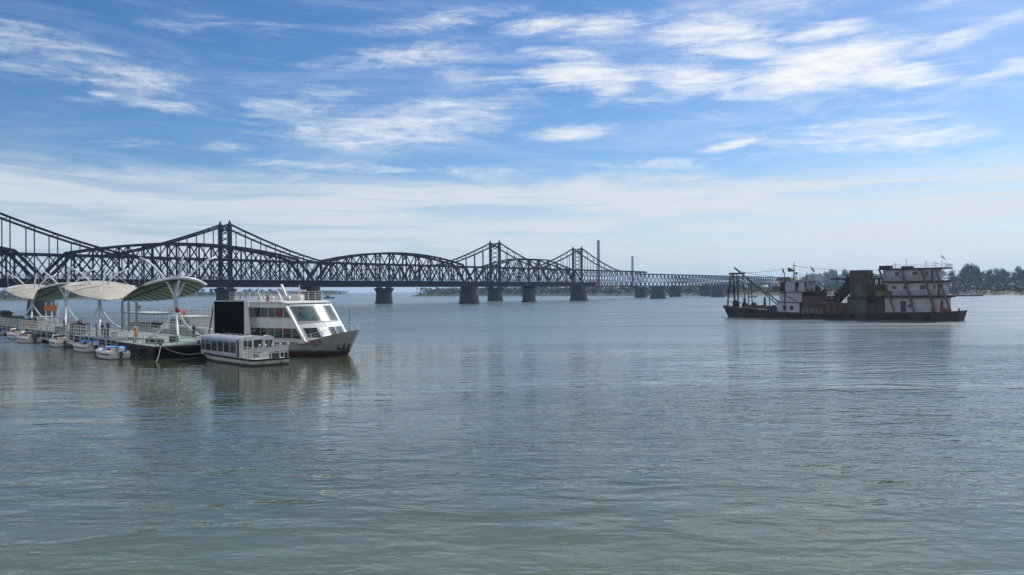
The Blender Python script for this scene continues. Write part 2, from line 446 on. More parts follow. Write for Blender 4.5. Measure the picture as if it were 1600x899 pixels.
# ------------------------------------------------------------------ far banks
def bank(name, edge, inw, rows, m):
    mb = MB(); rnd = random.Random(3); pts = []
    e2 = []
    for a, b in zip(edge[:-1], edge[1:]):
        k = max(2, int(math.dist(a, b) / 25))
        e2 += [(a[0] + (b[0] - a[0]) * i / k, a[1] + (b[1] - a[1]) * i / k) for i in range(k)]
    e2.append(edge[-1])
    n = len(e2)
    for off, z in rows:
        for (x, y) in e2:
            j = rnd.uniform(-.25, .25) * min(off, 30) if off < 300 else 0
            pts.append((x + inw[0] * (off + j), y + inw[1] * (off + j), z + (rnd.uniform(-.35, .35) if z > 0 else 0)))
    fs = [(r * n + i, r * n + i + 1, (r + 1) * n + i + 1, (r + 1) * n + i) for r in range(len(rows) - 1) for i in range(n - 1)]
    mb.add(pts, fs)
    o = mb.build(name, m, smooth=True); o['kind'] = 'structure'
    return o


GROUND = mat('bank_grass', (.060, .082, .036), (.085, .088, .048), .9, scale=.03, dirt=(.12, .105, .08), dirt_amt=.35)
R_EDGE = [(1500, -300), (900, 190), (620, 480), (415, 688), (269, 837), (210, 872), (-91, 1128), (-150, 1165)]
R_IN = (.62, .78)
bank('far_bank', R_EDGE, R_IN, [(-3, -1.2), (0, .05), (9, 1.6), (30, 4.0), (90, 5.0), (400, 5.2), (3000, 5.2)], GROUND)
L_EDGE = [(-1500, 560), (-900, 740), (-560, 940), (-566, 1410), (-470, 1620), (-440, 2200)]
L_IN = (-.93, .36)
bank('river_island', L_EDGE, L_IN, [(-3, -1.2), (0, .05), (9, 1.1), (25, 2.2), (90, 2.6), (900, 2.6)], GROUND)


def on_edge(edge, x_world=None, t=None):
    """point at fraction t of the polyline"""
    L = [math.dist(a, b) for a, b in zip(edge[:-1], edge[1:])]; d = t * sum(L)
    for (a, b), l in zip(zip(edge[:-1], edge[1:]), L):
        if d <= l: return (a[0] + (b[0] - a[0]) * d / l, a[1] + (b[1] - a[1]) * d / l)
        d -= l
    return edge[-1]


def leaf(mb, c, s, rnd, mi=0):
    a = Vector((rnd.gauss(0, 1), rnd.gauss(0, 1), rnd.gauss(0, 1))).normalized()
    b = a.cross(Vector((rnd.gauss(0, 1), rnd.gauss(0, 1), rnd.gauss(0, 1)))).normalized()
    c = Vector(c); w = s * rnd.uniform(.6, 1.2); h = s * rnd.uniform(.45, .9)
    mb.add([c - a * w, c - b * h, c + a * w, c + b * h], [(0, 1, 2, 3)], mi)


def treeline(name, label, edge, inw, t0, t1, n, depth, hts, base, size, seed):
    rnd = random.Random(seed); mb = MB()
    nl = 60; lumps = [(rnd.random(), rnd.uniform(.45, 1.0)) for _ in range(nl)]
    for i in range(n):
        u = rnd.random(); e = on_edge(edge, t=t0 + (t1 - t0) * u)
        hump = max(a * max(0, 1 - abs(u - c) * nl * .55) for c, a in lumps)
        hump = max(hump, .35)
        d = depth[0] + (depth[1] - depth[0]) * rnd.random()
        z = base + (hts[0] + (hts[1] - hts[0]) * hump) * rnd.random() ** .8
        leaf(mb, (e[0] + inw[0] * d, e[1] + inw[1] * d, z), size, rnd, rnd.choice([0, 0, 1, 2]))
    o = mb.build(name, LEAVES, recalc=False)
    o['kind'] = 'stuff'; o['label'] = label; o['category'] = 'wood'
    return o


treeline('far_wood', 'hazy low wood along the far bank seen under the bridges', R_EDGE, R_IN, .55, .998, 9000, (9, 60), (5, 10), 2.6, 2.3, 1)
treeline('far_wood', 'hazy wood on the far bank behind the dredger', R_EDGE, R_IN, .24, .62, 9000, (75, 170), (7, 14), 4.5, 2.4, 2)
treeline('far_wood', 'tall hazy rounded tree mass on the grassy bank past the dredger stern', R_EDGE, R_IN, .22, .43, 7000, (95, 180), (12, 20), 4.8, 2.0, 9)
treeline('island_wood', 'pale hazy wood on the distant low island beyond the jetty', L_EDGE, L_IN, .10, .99, 8000, (6, 110), (4, 10), 2.2, 2.6, 4)


def make_tree(seed, h, spread, name='bank_tree', label='', conical=False, sparse=1.0, leafm=0):
    rnd = random.Random(seed)
    root = thing(name, label, 'tree', (0, 0, 0), 0, None)
    tr = MB(); trunk_h = h * rnd.uniform(.16, .24)
    tr.tube([(0, 0, -1), (rnd.uniform(-.3, .3), rnd.uniform(-.3, .3), trunk_h), (rnd.uniform(-.6, .6), rnd.uniform(-.6, .6), h * .8)], [h * .022, h * .016, h * .005], 6)
    lobes = []
    k = 15 if not conical else 6
    for i in range(k):
        if conical:
            z = h * (.3 + .62 * i / (k - 1)); lobes.append((Vector((0, 0, z)), spread * (1.05 - i / k) * .5, h * .12))
        else:
            an = rnd.uniform(0, 6.28); r = spread * rnd.uniform(.1, .62); z = trunk_h + (h - trunk_h) * rnd.uniform(.02, .86)
            c = Vector((r * math.cos(an), r * math.sin(an), z))
            tr.tube([(0, 0, trunk_h * rnd.uniform(.7, 1.1)), c * .55 + Vector((0, 0, z * .4)), c], [h * .011, h * .007, h * .003], 5)
            lobes.append((c, spread * rnd.uniform(.30, .52), h * rnd.uniform(.10, .18)))
    cr = MB()
    for c, a, b in lobes:
        for j in range(int(110 * sparse)):
            d = Vector((rnd.gauss(0, 1), rnd.gauss(0, 1), rnd.gauss(0, 1))).normalized() * rnd.random() ** .45
            leaf(cr, c + Vector((d.x * a, d.y * a, d.z * b)), h * .032, rnd)
    tr.build('trunk', BARK, root)
    cr.build('crown', LEAVES[leafm], root, recalc=False)
    return root


TREE_L = {'a': 'tall broad hazy tree rising over the wooded far bank', 'b': 'thin open-crowned hazy tree on the far bank', 'c': 'rounded mid-height hazy tree on the far bank',
          's': 'small hazy tree on the far bank seen under the bridge deck', 'i': 'pale distant tree standing on the low island'}
protos = {'a': make_tree(1, 23, 8, label=TREE_L['a']), 'b': make_tree(2, 20, 7, label=TREE_L['b'], sparse=.35, leafm=2), 'c': make_tree(3, 16, 7, label=TREE_L['c'], leafm=1),
          's': make_tree(4, 8, 4.5, label=TREE_L['s'], leafm=1), 'i': make_tree(5, 11, 5, label=TREE_L['i'], leafm=0)}
used = set()
rt = random.Random(11)


def place_tree(k, x, y, z, sc, group):
    o = protos[k] if k not in used else copy_tree(protos[k])
    used.add(k); o.location = (x, y, z); o.scale = (sc * rt.uniform(.85, 1.2), sc * rt.uniform(.85, 1.2), sc); o.rotation_euler = (0, 0, rt.uniform(0, 6.28)); o['group'] = group


def px(x, D): return (x - 800) / 1244 * D


GT = 'trees on the far bank'
# the tall trees right of the dredger (azimuth as image column, depth, scale)
for kx, D, k, sc in [(1432, 735, 'b', .8), (1452, 735, 'b', .95), (1470, 742, 'b', .98), (1488, 738, 'b', .95), (1506, 735, 'a', 1.05), (1518, 740, 'a', 1.08), (1530, 737, 'a', .98), (1540, 745, 'b', .92), (1549, 735, 'a', .84),
                     (1557, 740, 'b', 1.04), (1566, 730, 'a', .86), (1576, 728, 'b', .85), (1585, 726, 'b', .84), (1596, 720, 'a', .93), (1608, 718, 'a', 1.0), (1622, 715, 'a', .95), (1640, 705, 'b', 1), (1660, 700, 'a', 1),
                     (1496, 725, 'c', .85), (1524, 725, 'c', .9), (1545, 722, 'c', .85), (1560, 722, 'c', .95), (1580, 715, 'c', .8), (1592, 712, 'c', .75), (1604, 708, 'c', .9)]:
    D = D * 1.14
    place_tree(k, px(kx, D), D, 4.6, sc * 1.08, GT)
for i in range(40):
    kx = 1150 + 290 * (i + rt.uniform(-.3, .3)) / 40
    D = 1560 - (kx - 1118) * .5 + rt.uniform(0, 80)
    k = rt.choice('aabcc')
    top = (18 + 4 * math.sin(kx * .03) + (4 if kx > 1270 else 0)) * D / 870 * (.60 if kx < 1240 else .82)
    sc = top / {'a': 23, 'b': 20, 'c': 16}[k] * rt.uniform(.82, 1.05)
    place_tree(k, px(kx, D), D, 4.6, sc, GT)
for i in range(26):
    e = on_edge(R_EDGE, t=.60 + .39 * (i + rt.uniform(-.4, .4)) / 26); d = rt.uniform(10, 45)
    place_tree('s', e[0] + R_IN[0] * d, e[1] + R_IN[1] * d, 1.8 + d * .05, rt.uniform(.8, 1.25), 'small trees under the bridge deck')
for i in range(22):
    kx = rt.uniform(-20, 70) if i < 7 else 285 + 160 * (i - 7 + rt.uniform(-.4, .4)) / 15
    D = 1010 + rt.uniform(0, 40) if i < 7 else 1470 + (kx - 300) * 1.2 + rt.uniform(0, 60)
    place_tree('i', px(kx, D), D, 2.4, rt.uniform(.8, 1.25), 'trees on the distant island')


# houses on the far bank
def house(kx, D, w, d, h, roofh, wall, roof, label, name='far_building'):
    r = thing(name, label, 'building', (px(kx, D), D, 4.6), R(-35), 'buildings on the far bank')
    MB().box(-w / 2, w / 2, -d / 2, d / 2, -1, h).build('wall', wall, r)
    if roofh > .5: MB().prism([(-w / 2 - .4, -d / 2 - .4, h), (-w / 2 - .4, d / 2 + .4, h), (-w / 2 - .4, 0, h + roofh)], (w + .8, 0, 0)).build('roof', roof, r)
    else: MB().box(-w / 2 - .3, w / 2 + .3, -d / 2 - .3, d / 2 + .3, h, h + .4).build('roof', roof, r)
    k = max(2, int(w / 5)); win = MB()
    for i in range(k):
        x = -w / 2 + w * (i + .5) / k
        MB().box(x - .8, x + .8, -d / 2 - .05, -d / 2 + .1, h * .35, h * .7).build('window', DARKOP, r)


CREAM = mat('cream_wall', (.55, .46, .30), None, .8)
PALE = mat('pale_wall', (.60, .60, .58), None, .8)
ROOFG = mat('grey_roof', (.30, .33, .36), None, .7)
ROOFR = mat('red_roof', (.30, .12, .08), None, .8)
house(876, 1062, 14, 8, 5.5, 2, CREAM, CREAM, 'cream building on the far bank, just beside the broken end pier')
house(853, 1085, 16, 8, 4, 2, PALE, PALE, 'low white building on the far bank beside the cream one')
house(706, 1180, 14, 8, 6.5, 2, PALE, ROOFG, 'white gabled building on the far bank beyond the dark tapered pier')
house(931, 1020, 18, 8, 5, 2, PALE, ROOFG, 'long grey-roofed building on the far bank past the broken end')
house(956, 1010, 10, 8, 5.5, 2, PALE, ROOFR, 'small red-roofed building on the far bank past the broken end')
house(1072, 955, 9, 7, 4.5, 2, PALE, ROOFG, 'small pale building on the far bank between two lone piers')
house(1199, 868, 11, 7, 4.2, 1.6, PALE, PALE, 'white building with pale roof among trees beside the dredger cabin')
house(1138, 900, 9, 7, 7, 2, PALE, ROOFG, 'small pale building among trees behind the dredger bow frames')
house(1524, 735, 5, 4, 2.2, 1.2, PALE, PALE, 'small white hut below the tall trees on the grassy bank')
house(1486, 740, 5, 4, 2.2, 1.2, PALE, PALE, 'small white hut just beyond the dredger stern rail')

CHIM = mat('chimney_concrete', (.20, .23, .28), (.17, .20, .25), .85, scale=.05)
for kx, D, h, r, lab in [(935.5, 1500, 96, 2.7, 'taller of two slim factory chimneys behind the bridge'), (988.5, 1850, 80, 2.6, 'shorter slim factory chimney behind the bridge')]:
    c = thing('factory_chimney', lab, 'chimney', (px(kx, D), D, 4), 0, 'factory chimneys')
    mb = MB(); mb.tube([(0, 0, 0), (0, 0, h * .5), (0, 0, h)], [r * 1.15, r * 1.05, r], 14); mb.build('shaft', CHIM, c, smooth=False)
    mb = MB(); mb.tube([(0, 0, h - 1), (0, 0, h + .6)], [r * 1.08, r * 1.08], 14); mb.build('rim', CHIM, c)

# ------------------------------------------------------------------ bridges
BD = (.6128, .7902)                      # both bridges run this way
BRZ = math.atan2(BD[1], BD[0])


def stadium(L, w, z, cx=0, n=7):
    """pier plan: length L across the bridge (y), thickness w along it (x), rounded ends"""
    r = w / 2; pts = []
    for i in range(n + 1):
        a = math.pi * i / n; pts.append((cx + r * math.cos(a), (L / 2 - r) + r * math.sin(a), z))
    for i in range(n + 1):
        a = math.pi + math.pi * i / n; pts.append((cx + r * math.cos(a), -(L / 2 - r) + r * math.sin(a), z))
    return pts


def tapered_pier(name, parent, s, zt):
    mb = MB()
    mb.loft([stadium(13.5, 7.0, -2, s), stadium(13.5, 7.0, .5, s), stadium(12.6, 6.2, .9, s), stadium(10.8, 4.8, zt - .8, s), stadium(11.4, 5.2, zt - .7, s), stadium(11.4, 5.2, zt, s)])
    return mb.build(name, STONE, parent)


def corbel_pier(name, parent, s, zt):
    mb = MB()
    mb.loft([stadium(13.2, 6.4, -2, s), stadium(13.2, 6.4, .4, s), stadium(12.2, 5.4, .8, s), stadium(11.4, 4.8, zt - 3.4, s), stadium(12.2, 5.4, zt - 2.4, s), stadium(14.2, 7.0, zt - 1.2, s), stadium(14.2, 7.0, zt - .6, s)])
    for y in (-4, 4): mb.box(s - 1.6, s + 1.6, y - 1, y + 1, zt - .6, zt)
    return mb.build(name, STONE, parent)


def truss(parent, nodes, tops, zb, ys, m, web, chord, endpost=True, bottom=False, xlace=True, post_w=.4):
    """one span: lattice mesh is the part; chords, end posts and posts are its sub-parts"""
    n = len(nodes) - 1; lat = MB()
    for y in ys:
        for i in range(n):
            a, b = nodes[i], nodes[i + 1]
            if i in (0, n - 1) and endpost: continue
            lat.bar((a, y, zb), (b, y, tops[i + 1]), web, web * .8)
            if xlace: lat.bar((a, y + .05, tops[i]), (b, y + .05, zb), web, web * .8)
        if endpost:
            lat.bar((nodes[1], y, zb), (nodes[2], y, tops[2]), web * .9)
    rng = range(1, n) if endpost else range(n + 1)
    for i in rng:
        lat.bar((nodes[i], ys[0], tops[i]), (nodes[i], ys[1], tops[i]), web * .7)
        if i + 1 in rng: lat.bar((nodes[i], ys[0], tops[i]), (nodes[i + 1], ys[1], tops[i + 1]), web * .45)
    for i in ((1, n - 1) if endpost else (0, n)):
        lat.bar((nodes[i], ys[0], tops[i] - 1.6), (nodes[i], ys[1], tops[i] - 1.6), web)
    sp = lat.build('truss_span', m, parent)
    for y in ys:
        mb = MB()
        for i in rng:
            if i + 1 in rng: mb.bar((nodes[i], y, tops[i]), (nodes[i + 1], y, tops[i + 1]), chord * .8, chord)
        mb.build('top_chord', m, sp)
        if bottom:
            mb = MB(); mb.box(nodes[0], nodes[-1], y - chord * .4, y + chord * .4, zb - chord, zb + .2); mb.build('bottom_chord', m, sp)
        if endpost:
            MB().bar((nodes[0] + 1.0, y, zb), (nodes[1], y, tops[1]), chord * .95).build('end_post', m, sp)
            MB().bar((nodes[-1] - 1.0, y, zb), (nodes[-2], y, tops[-2]), chord * .95).build('end_post', m, sp)
        for i in rng:
            MB().bar((nodes[i], y, zb), (nodes[i], y, tops[i]), post_w).build('post', m, sp)
    return sp


ZD0, ZD1 = 9.5, 12.1
front = thing('broken_truss_bridge', 'dark arched truss bridge that stops short in midstream at a broken end', 'bridge', (-23.5, 436, 0), BRZ)
for s0 in (-327, -217, -107):
    L = 110 if s0 != -107 else 107
    n = 12; nd = [s0 + L * i / n for i in range(n + 1)]
    tp = [21.0 + 4.7 * (1 - ((i - 6) / 5) ** 2) for i in range(n + 1)]
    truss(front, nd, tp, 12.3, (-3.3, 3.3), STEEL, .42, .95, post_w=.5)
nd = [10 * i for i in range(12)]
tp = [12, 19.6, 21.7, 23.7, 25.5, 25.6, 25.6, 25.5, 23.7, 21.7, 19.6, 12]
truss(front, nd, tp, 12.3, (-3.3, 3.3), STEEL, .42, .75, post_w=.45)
mb = MB(); mb.box(-327, 124, -4.4, 4.4, ZD1 - .5, ZD1)
for y in (-4.0, 4.0): mb.box(-327, 123, y - .3, y + .3, ZD0, ZD1 - .5)
for i in range(151):
    s = -326 + i * 3; mb.box(s - .1, s + .1, -4.36, -4.3, ZD0 + .1, ZD1 - .5)
    if i % 2: mb.box(s - .2, s + .2, -3.7, 3.7, ZD0 + .4, ZD1 - .5)
mb.build('deck_girder', STEEL, front)
for y in (-4.3, 4.3):
    mb = MB(); railing(mb, [(-327, y, ZD1), (122, y, ZD1)], 1.25, 2.5, 3, .045); mb.build('railing', mat('bridge_rail_paint', (.14, .16, .19), (.10, .115, .14), .7), front)
mb = MB(); mb.box(121, 130, -4.2, 4.2, 10.2, 10.9)
railing(mb, [(122, -4.2, 10.9), (130, -4.2, 10.9), (130, 4.2, 10.9)], 1.6, 1.2, 3, .09)
mb.bar((124, -3, 10), (131, -3.4, 8.2), .5); mb.bar((123, 3, 10), (128, 3.4, 9), .5)
mb.build('broken_end', mat('rusty_pink_steel', (.24, .10, .10), (.15, .07, .07), .8), front)
for s in (-327, -217, -107, 0, 110): tapered_pier('pier', front, s, ZD0)
mb = MB()
for z0, z1, r0, r1 in [(-2, .5, 4.9, 4.9), (.5, .9, 4.9, 4.1), (.9, 8.2, 4.1, 3.7), (8.2, ZD0, 3.7, 3.7)]:
    mb.tube([(55, 0, z0), (55, 0, z1)], [r0, r1], 20)
mb.build('pier', STONE, front)
mb = MB(); mb.tube([(55, 0, 8.3), (55, 0, 8.9)], [5.4, 5.4], 20); mb.build('turntable_ring', STEEL, front)
for s, lab in [(221, 'lone dark river pier without a deck, nearer the broken bridge end'), (334, 'lone dark river pier without a deck, farther out beside the dredger bow')]:
    o = tapered_pier('lone_pier', None, 0, ZD0)
    o.location = (-23.5 + BD[0] * s, 436 + BD[1] * s, 0); o.rotation_euler = (0, 0, BRZ)
    tag(o, lab, 'bridge pier', 'lone piers of the broken bridge')

rear = thing('railway_bridge', 'long lattice truss bridge with pointed portal towers running behind the broken bridge', 'bridge', ((352 - 800) / 1244 * 386.2, 386.2, 0), BRZ)
RB, RT = 10.6, 22.9
YS = (-4.0, 4.0)
for s0 in (-208, -104, 0, 104, 208, 312):
    nd = [s0 + 104 * i / 12 for i in range(13)]
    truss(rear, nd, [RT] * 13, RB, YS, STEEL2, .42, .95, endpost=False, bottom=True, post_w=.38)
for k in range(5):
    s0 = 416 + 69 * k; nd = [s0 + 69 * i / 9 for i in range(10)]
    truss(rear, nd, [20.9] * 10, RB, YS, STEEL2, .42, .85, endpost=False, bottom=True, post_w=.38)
mb = MB(); mb.box(-208, 761, -3.6, 3.6, RB - .6, RB - .1); mb.build('track_deck', STEEL2, rear)
MB().box(415.5, 420, -4.4, 4.4, RT - .9, RT + .1).build('end_portal', STEEL2, rear)
for s in (-104, 0, 208, 312):
    br = MB(); k = 5
    for i in range(k):
        za = RT + (37.5 - RT) * i / k; zb = RT + (37.5 - RT) * (i + 1) / k
        br.bar((s, YS[0], za), (s, YS[1], zb), .35); br.bar((s + .1, YS[1], za), (s + .1, YS[0], zb), .35)
    br.bar((s, YS[0], 37.4), (s, YS[1], 37.4), .9, .8); br.bar((s, YS[0], 39.6), (s, YS[1], 39.6), .8, .5)
    for q in range(4): br.bar((s, -3.2 + q * 2, 37.6), (s, -2.4 + q * 2, 39.5), .22); br.bar((s + .1, -2.4 + q * 2, 37.6), (s + .1, -1.6 + q * 2, 39.5), .22)
    tw = br.build('portal_tower', STEEL2, rear)
    for y in YS:
        mb = MB(); mb.box(s - .95, s + .95, y - .55, y + .55, RB, 39.4); mb.build('tower_leg', STEEL2, tw)
        mb = MB(); mb.loft([[(s - 1.3, y - .8, 39.4), (s + 1.3, y - .8, 39.4), (s + 1.3, y + .8, 39.4), (s - 1.3, y + .8, 39.4)], [(s - .5, y - .4, 40.6), (s + .5, y - .4, 40.6), (s + .5, y + .4, 40.6), (s - .5, y + .4, 40.6)], [(s - .05, y - .05, 42.2), (s + .05, y - .05, 42.2), (s + .05, y + .05, 42.2), (s - .05, y + .05, 42.2)]])
        mb.build('finial', STEEL2, tw)
    for sg in (-1, 1):
        p = [(sg * 104 / 12 * i, RT + 17.2 * max(0, 1 - i / 7) ** 1.33) for i in range(8)]
        for y in YS:
            mb = MB()
            for (a, za), (b, zb) in zip(p[:-1], p[1:]): mb.bar((s + a, y, za), (s + b, y, zb), .6, .85)
            ch = mb.build('curved_chord', STEEL2, tw)
            for a, za in p[1:-1]: MB().bar((s + a, y, RT), (s + a, y, za), .34).build('hanger', STEEL2, ch)
        mb = MB()
        for a, za in p[1:-1]: mb.bar((s + a, YS[0], za), (s + a, YS[1], za), .22); 
        mb.build('sway_bracing', STEEL2, tw)
for s in [-208, -104, 0, 104, 208, 312, 416, 485, 554, 623, 692, 761]: corbel_pier('pier', rear, s, RB - 1.0)


# ------------------------------------------------------------------ people
def person_mesh(pose, shirt, trousers):
    J = {'hip': (0, 0, .92), 'belly': (0, .01, 1.10), 'chest': (0, .02, 1.32), 'neck': (0, .02, 1.48), 'chin': (0, .0, 1.56), 'crown': (0, 0, 1.70)}
    E = [('hip', 'belly'), ('belly', 'chest'), ('chest', 'neck'), ('neck', 'chin'), ('chin', 'crown')]
    Rr = {'hip': (.15, .11), 'belly': (.145, .105), 'chest': (.17, .11), 'neck': (.055, .055), 'chin': (.085, .095), 'crown': (.075, .085)}
    lean = .45 if pose == 'lean' else 0
    for sgn, n in ((-1, 'l'), (1, 'r')):
        st = sgn * .16 if pose == 'walk' else 0
        J['thigh' + n] = (sgn * .09, 0, .86); J['knee' + n] = (sgn * .10, -.03 - st * .6, .50); J['ank' + n] = (sgn * .10, .02 - st * 1.2, .09); J['toe' + n] = (sgn * .12, -.15 - st * 1.2, .04)
        J['sh' + n] = (sgn * .20, .02, 1.41); J['el' + n] = (sgn * .26, .04 + st, 1.13); J['wr' + n] = (sgn * .25, -.10 + st, .90); J['hd' + n] = (sgn * .24, -.14 + st, .80)
        if pose == 'lean': J['el' + n] = (sgn * .26, -.12, 1.16); J['wr' + n] = (sgn * .2, -.36, 1.10); J['hd' + n] = (sgn * .18, -.45, 1.10)
        E += [('hip', 'thigh' + n), ('thigh' + n, 'knee' + n), ('knee' + n, 'ank' + n), ('ank' + n, 'toe' + n), ('chest', 'sh' + n), ('sh' + n, 'el' + n), ('el' + n, 'wr' + n), ('wr' + n, 'hd' + n)]
        Rr.update({'thigh' + n: (.09, .09), 'knee' + n: (.06, .06), 'ank' + n: (.042, .042), 'toe' + n: (.04, .03), 'sh' + n: (.062, .062), 'el' + n: (.045, .045), 'wr' + n: (.033, .033), 'hd' + n: (.035, .03)})
    names = list(J); idx = {k: i for i, k in enumerate(names)}
    vs = []
    for k in names:
        x, y, z = J[k]
        if lean and z > .95: y -= (z - .92) * lean; z -= (z - .92) * .10
        vs.append((x, y, z))
    me = bpy.data.meshes.new('person_cage'); me.from_pydata(vs, [(idx[a], idx[b]) for a, b in E], [])
    ob = bpy.data.objects.new('person_tmp', me); COL.objects.link(ob)
    sk = ob.modifiers.new('Skin', 'SKIN'); sk.use_smooth_shade = True
    for i, k in enumerate(names): me.skin_vertices[0].data[i].radius = Rr[k]
    for d in me.skin_vertices[0].data: d.use_root = False
    me.skin_vertices[0].data[0].use_root = True
    ss = ob.modifiers.new('Sub', 'SUBSURF'); ss.levels = 1; ss.render_levels = 1
    dg = bpy.context.evaluated_depsgraph_get(); dg.update()
    out = bpy.data.meshes.new_from_object(ob.evaluated_get(dg)); out.name = 'person'
    bpy.data.objects.remove(ob)
    out.materials.clear()
    for m_ in (SKIN, shirt, trousers, HAIR): out.materials.append(m_)
    for p in out.polygons:
        c = p.center; z = c.z; p.use_smooth = True
        arm = abs(c.x) > .19
        if z > 1.60 or (z > 1.52 and c.y > .02 - lean * .7): p.material_index = 3
        elif z > 1.44: p.material_index = 0
        elif arm and z < (1.0 if pose != 'lean' else 0): p.material_index = 0
        elif z > .90: p.material_index = 1
        elif z < .06: p.material_index = 3
        else: p.material_index = 2
    return out


CLOTH = {'red': mat('red_jacket', (.45, .04, .05), None, .8), 'blue': mat('blue_jacket', (.06, .14, .42), None, .8), 'white': mat('white_shirt', (.70, .70, .70), None, .8), 'dark': mat('dark_jacket', (.03, .03, .035), None, .8),
         'pink': mat('pink_top', (.60, .22, .28), None, .8), 'grey': mat('grey_coat', (.22, .23, .25), None, .8)}
JEANS = mat('dark_trousers', (.035, .04, .06), None, .8)
PM = {}


def person(pose, cloth, loc, rz, label, group=None):
    if (pose, cloth) not in PM: PM[(pose, cloth)] = person_mesh(pose, CLOTH[cloth], JEANS)
    o = bpy.data.objects.new('person', PM[(pose, cloth)]); COL.objects.link(o)
    o.location = loc; o.rotation_euler = (0, 0, rz)
    return tag(o, label, 'person', group)


rp = random.Random(5)
CN = {'red': 'red jacket', 'blue': 'blue jacket', 'white': 'white shirt', 'dark': 'dark jacket', 'pink': 'pink top', 'grey': 'grey coat'}
for i in range(64):
    s = rp.choice([rp.uniform(-212, -120), rp.uniform(-175, -150), rp.uniform(-110, 118), rp.uniform(20, 118)]); y = -4.0 + rp.uniform(0, .5)
    c = rp.choice(['red', 'blue', 'white', 'dark', 'pink', 'grey', 'dark', 'blue']); po = rp.choice(['stand', 'walk', 'stand', 'lean'])
    a = BRZ + (rp.choice([math.pi / 2, -math.pi / 2]) if po == 'walk' else rp.uniform(-.5, .5))
    person(po, c, (-23.5 + BD[0] * s - BD[1] * y, 436 + BD[1] * s + BD[0] * y, ZD1), a,
           'tiny sightseer in a %s %s behind the broken bridge railing' % (CN[c], {'stand': 'standing', 'walk': 'walking', 'lean': 'leaning forward'}[po]), 'sightseers on the broken bridge')

# ------------------------------------------------------------------ haze over the river
HAZE_DENSITY = 0.00013
hz = MB(); hz.box(-9300, 9300, -900, 9300, -6, 125)
hm = bpy.data.materials.new('haze_air'); hm.use_nodes = True
hm.node_tree.nodes.clear(); g_ = NT(hm.node_tree)
pv = g_.n('ShaderNodeVolumePrincipled'); pv.inputs['Color'].default_value = (.46, .68, .98, 1); pv.inputs['Density'].default_value = HAZE_DENSITY; pv.inputs['Anisotropy'].default_value = .25
ov = g_.n('ShaderNodeOutputMaterial'); g_.link(pv.outputs[0], ov.inputs['Volume'])
ho = hz.build('haze', hm); ho['kind'] = 'stuff'; ho.display_type = 'WIRE'

# ------------------------------------------------------------------ floating jetty (local x runs away along it, local -y is across it)
JX, JY = -37.0, 82.3
JU = (-.6697, .7426); JN = (.7426, .6697)
JRZ = math.atan2(JU[1], JU[0])
DZ = 1.34


def jw(a, c, z=DZ): return (JX + JU[0] * a + JN[0] * c, JY + JU[1] * a + JN[1] * c, z)


jet = thing('floating_jetty', 'long floating landing jetty with black hull, green deck and white railings', 'jetty', (JX, JY, 0), JRZ)
JL = 140; JW = 9.7
mb = MB()
mb.loft([[(1.6, -.4, -.6), (0, 0, DZ - .06), (0, -JW, DZ - .06), (1.6, -JW + .4, -.6)], [(JL, -.4, -.6), (JL, 0, DZ - .06), (JL, -JW, DZ - .06), (JL, -JW + .4, -.6)]])
mb.build('hull', BLACK, jet)
MB().box(.05, JL - .05, -JW + .05, -.05, DZ - .06, DZ).build('deck', DECKG, jet)
mb = MB(); mb.box(-.12, JL, .0, .12, DZ - .30, DZ - .14); mb.box(-.12, 0, -JW, 0, DZ - .30, DZ - .14); mb.build('rubbing_strake', RUBBER, jet)
mb = MB(); railing(mb, [(9.5, -.15, DZ), (112, -.15, DZ)], 1.35, 1.15, 3, .042); mb.build('railing', WHITE, jet)
for pts in ( [(.15, -JW + .15, DZ), (JL, -JW + .15, DZ)], [(.15, -.3, DZ), (.15, -6.2, DZ)], [(.15, -.15, DZ), (6.0, -.15, DZ)]):
    mb = MB(); railing(mb, pts, 1.05, 2.0, 3, .032); mb.build('railing', RAILW, jet)
for i in range(12):
    a = 4 + i * 7.5
    mb = MB(); mb.ring((a, .28, .62), .34, .15, 'y', 16, 8); mb.build('tyre_fender', RUBBER, jet, smooth=True)
for a, c in ((1.2, 1.0), (1.2, 5.0), (8.5, .6)):
    mb = MB()
    for d in (-.18, .18): mb.tube([(a + d, -c, DZ), (a + d, -c, DZ + .42)], .10, 9)
    mb.bar((a - .38, -c, DZ + .3), (a + .38, -c, DZ + .3), .07)
    mb.build('bollard', DKGREY, jet)
# low walkway along the near side where the speedboats lie
mb = MB(); mb.box(12, 100, .13, 1.3, .35, .52)
railing(mb, [(12, .25, .52), (100, .25, .52)], 1.0, 2.3, 2, .035)
for i in range(24): mb.bar((13 + i * 3.6, 1.1, .5), (13 + i * 3.6, 1.1, 1.9 + .25 * (i % 3)), .09)
mb.build('boarding_step', RAILW, jet)


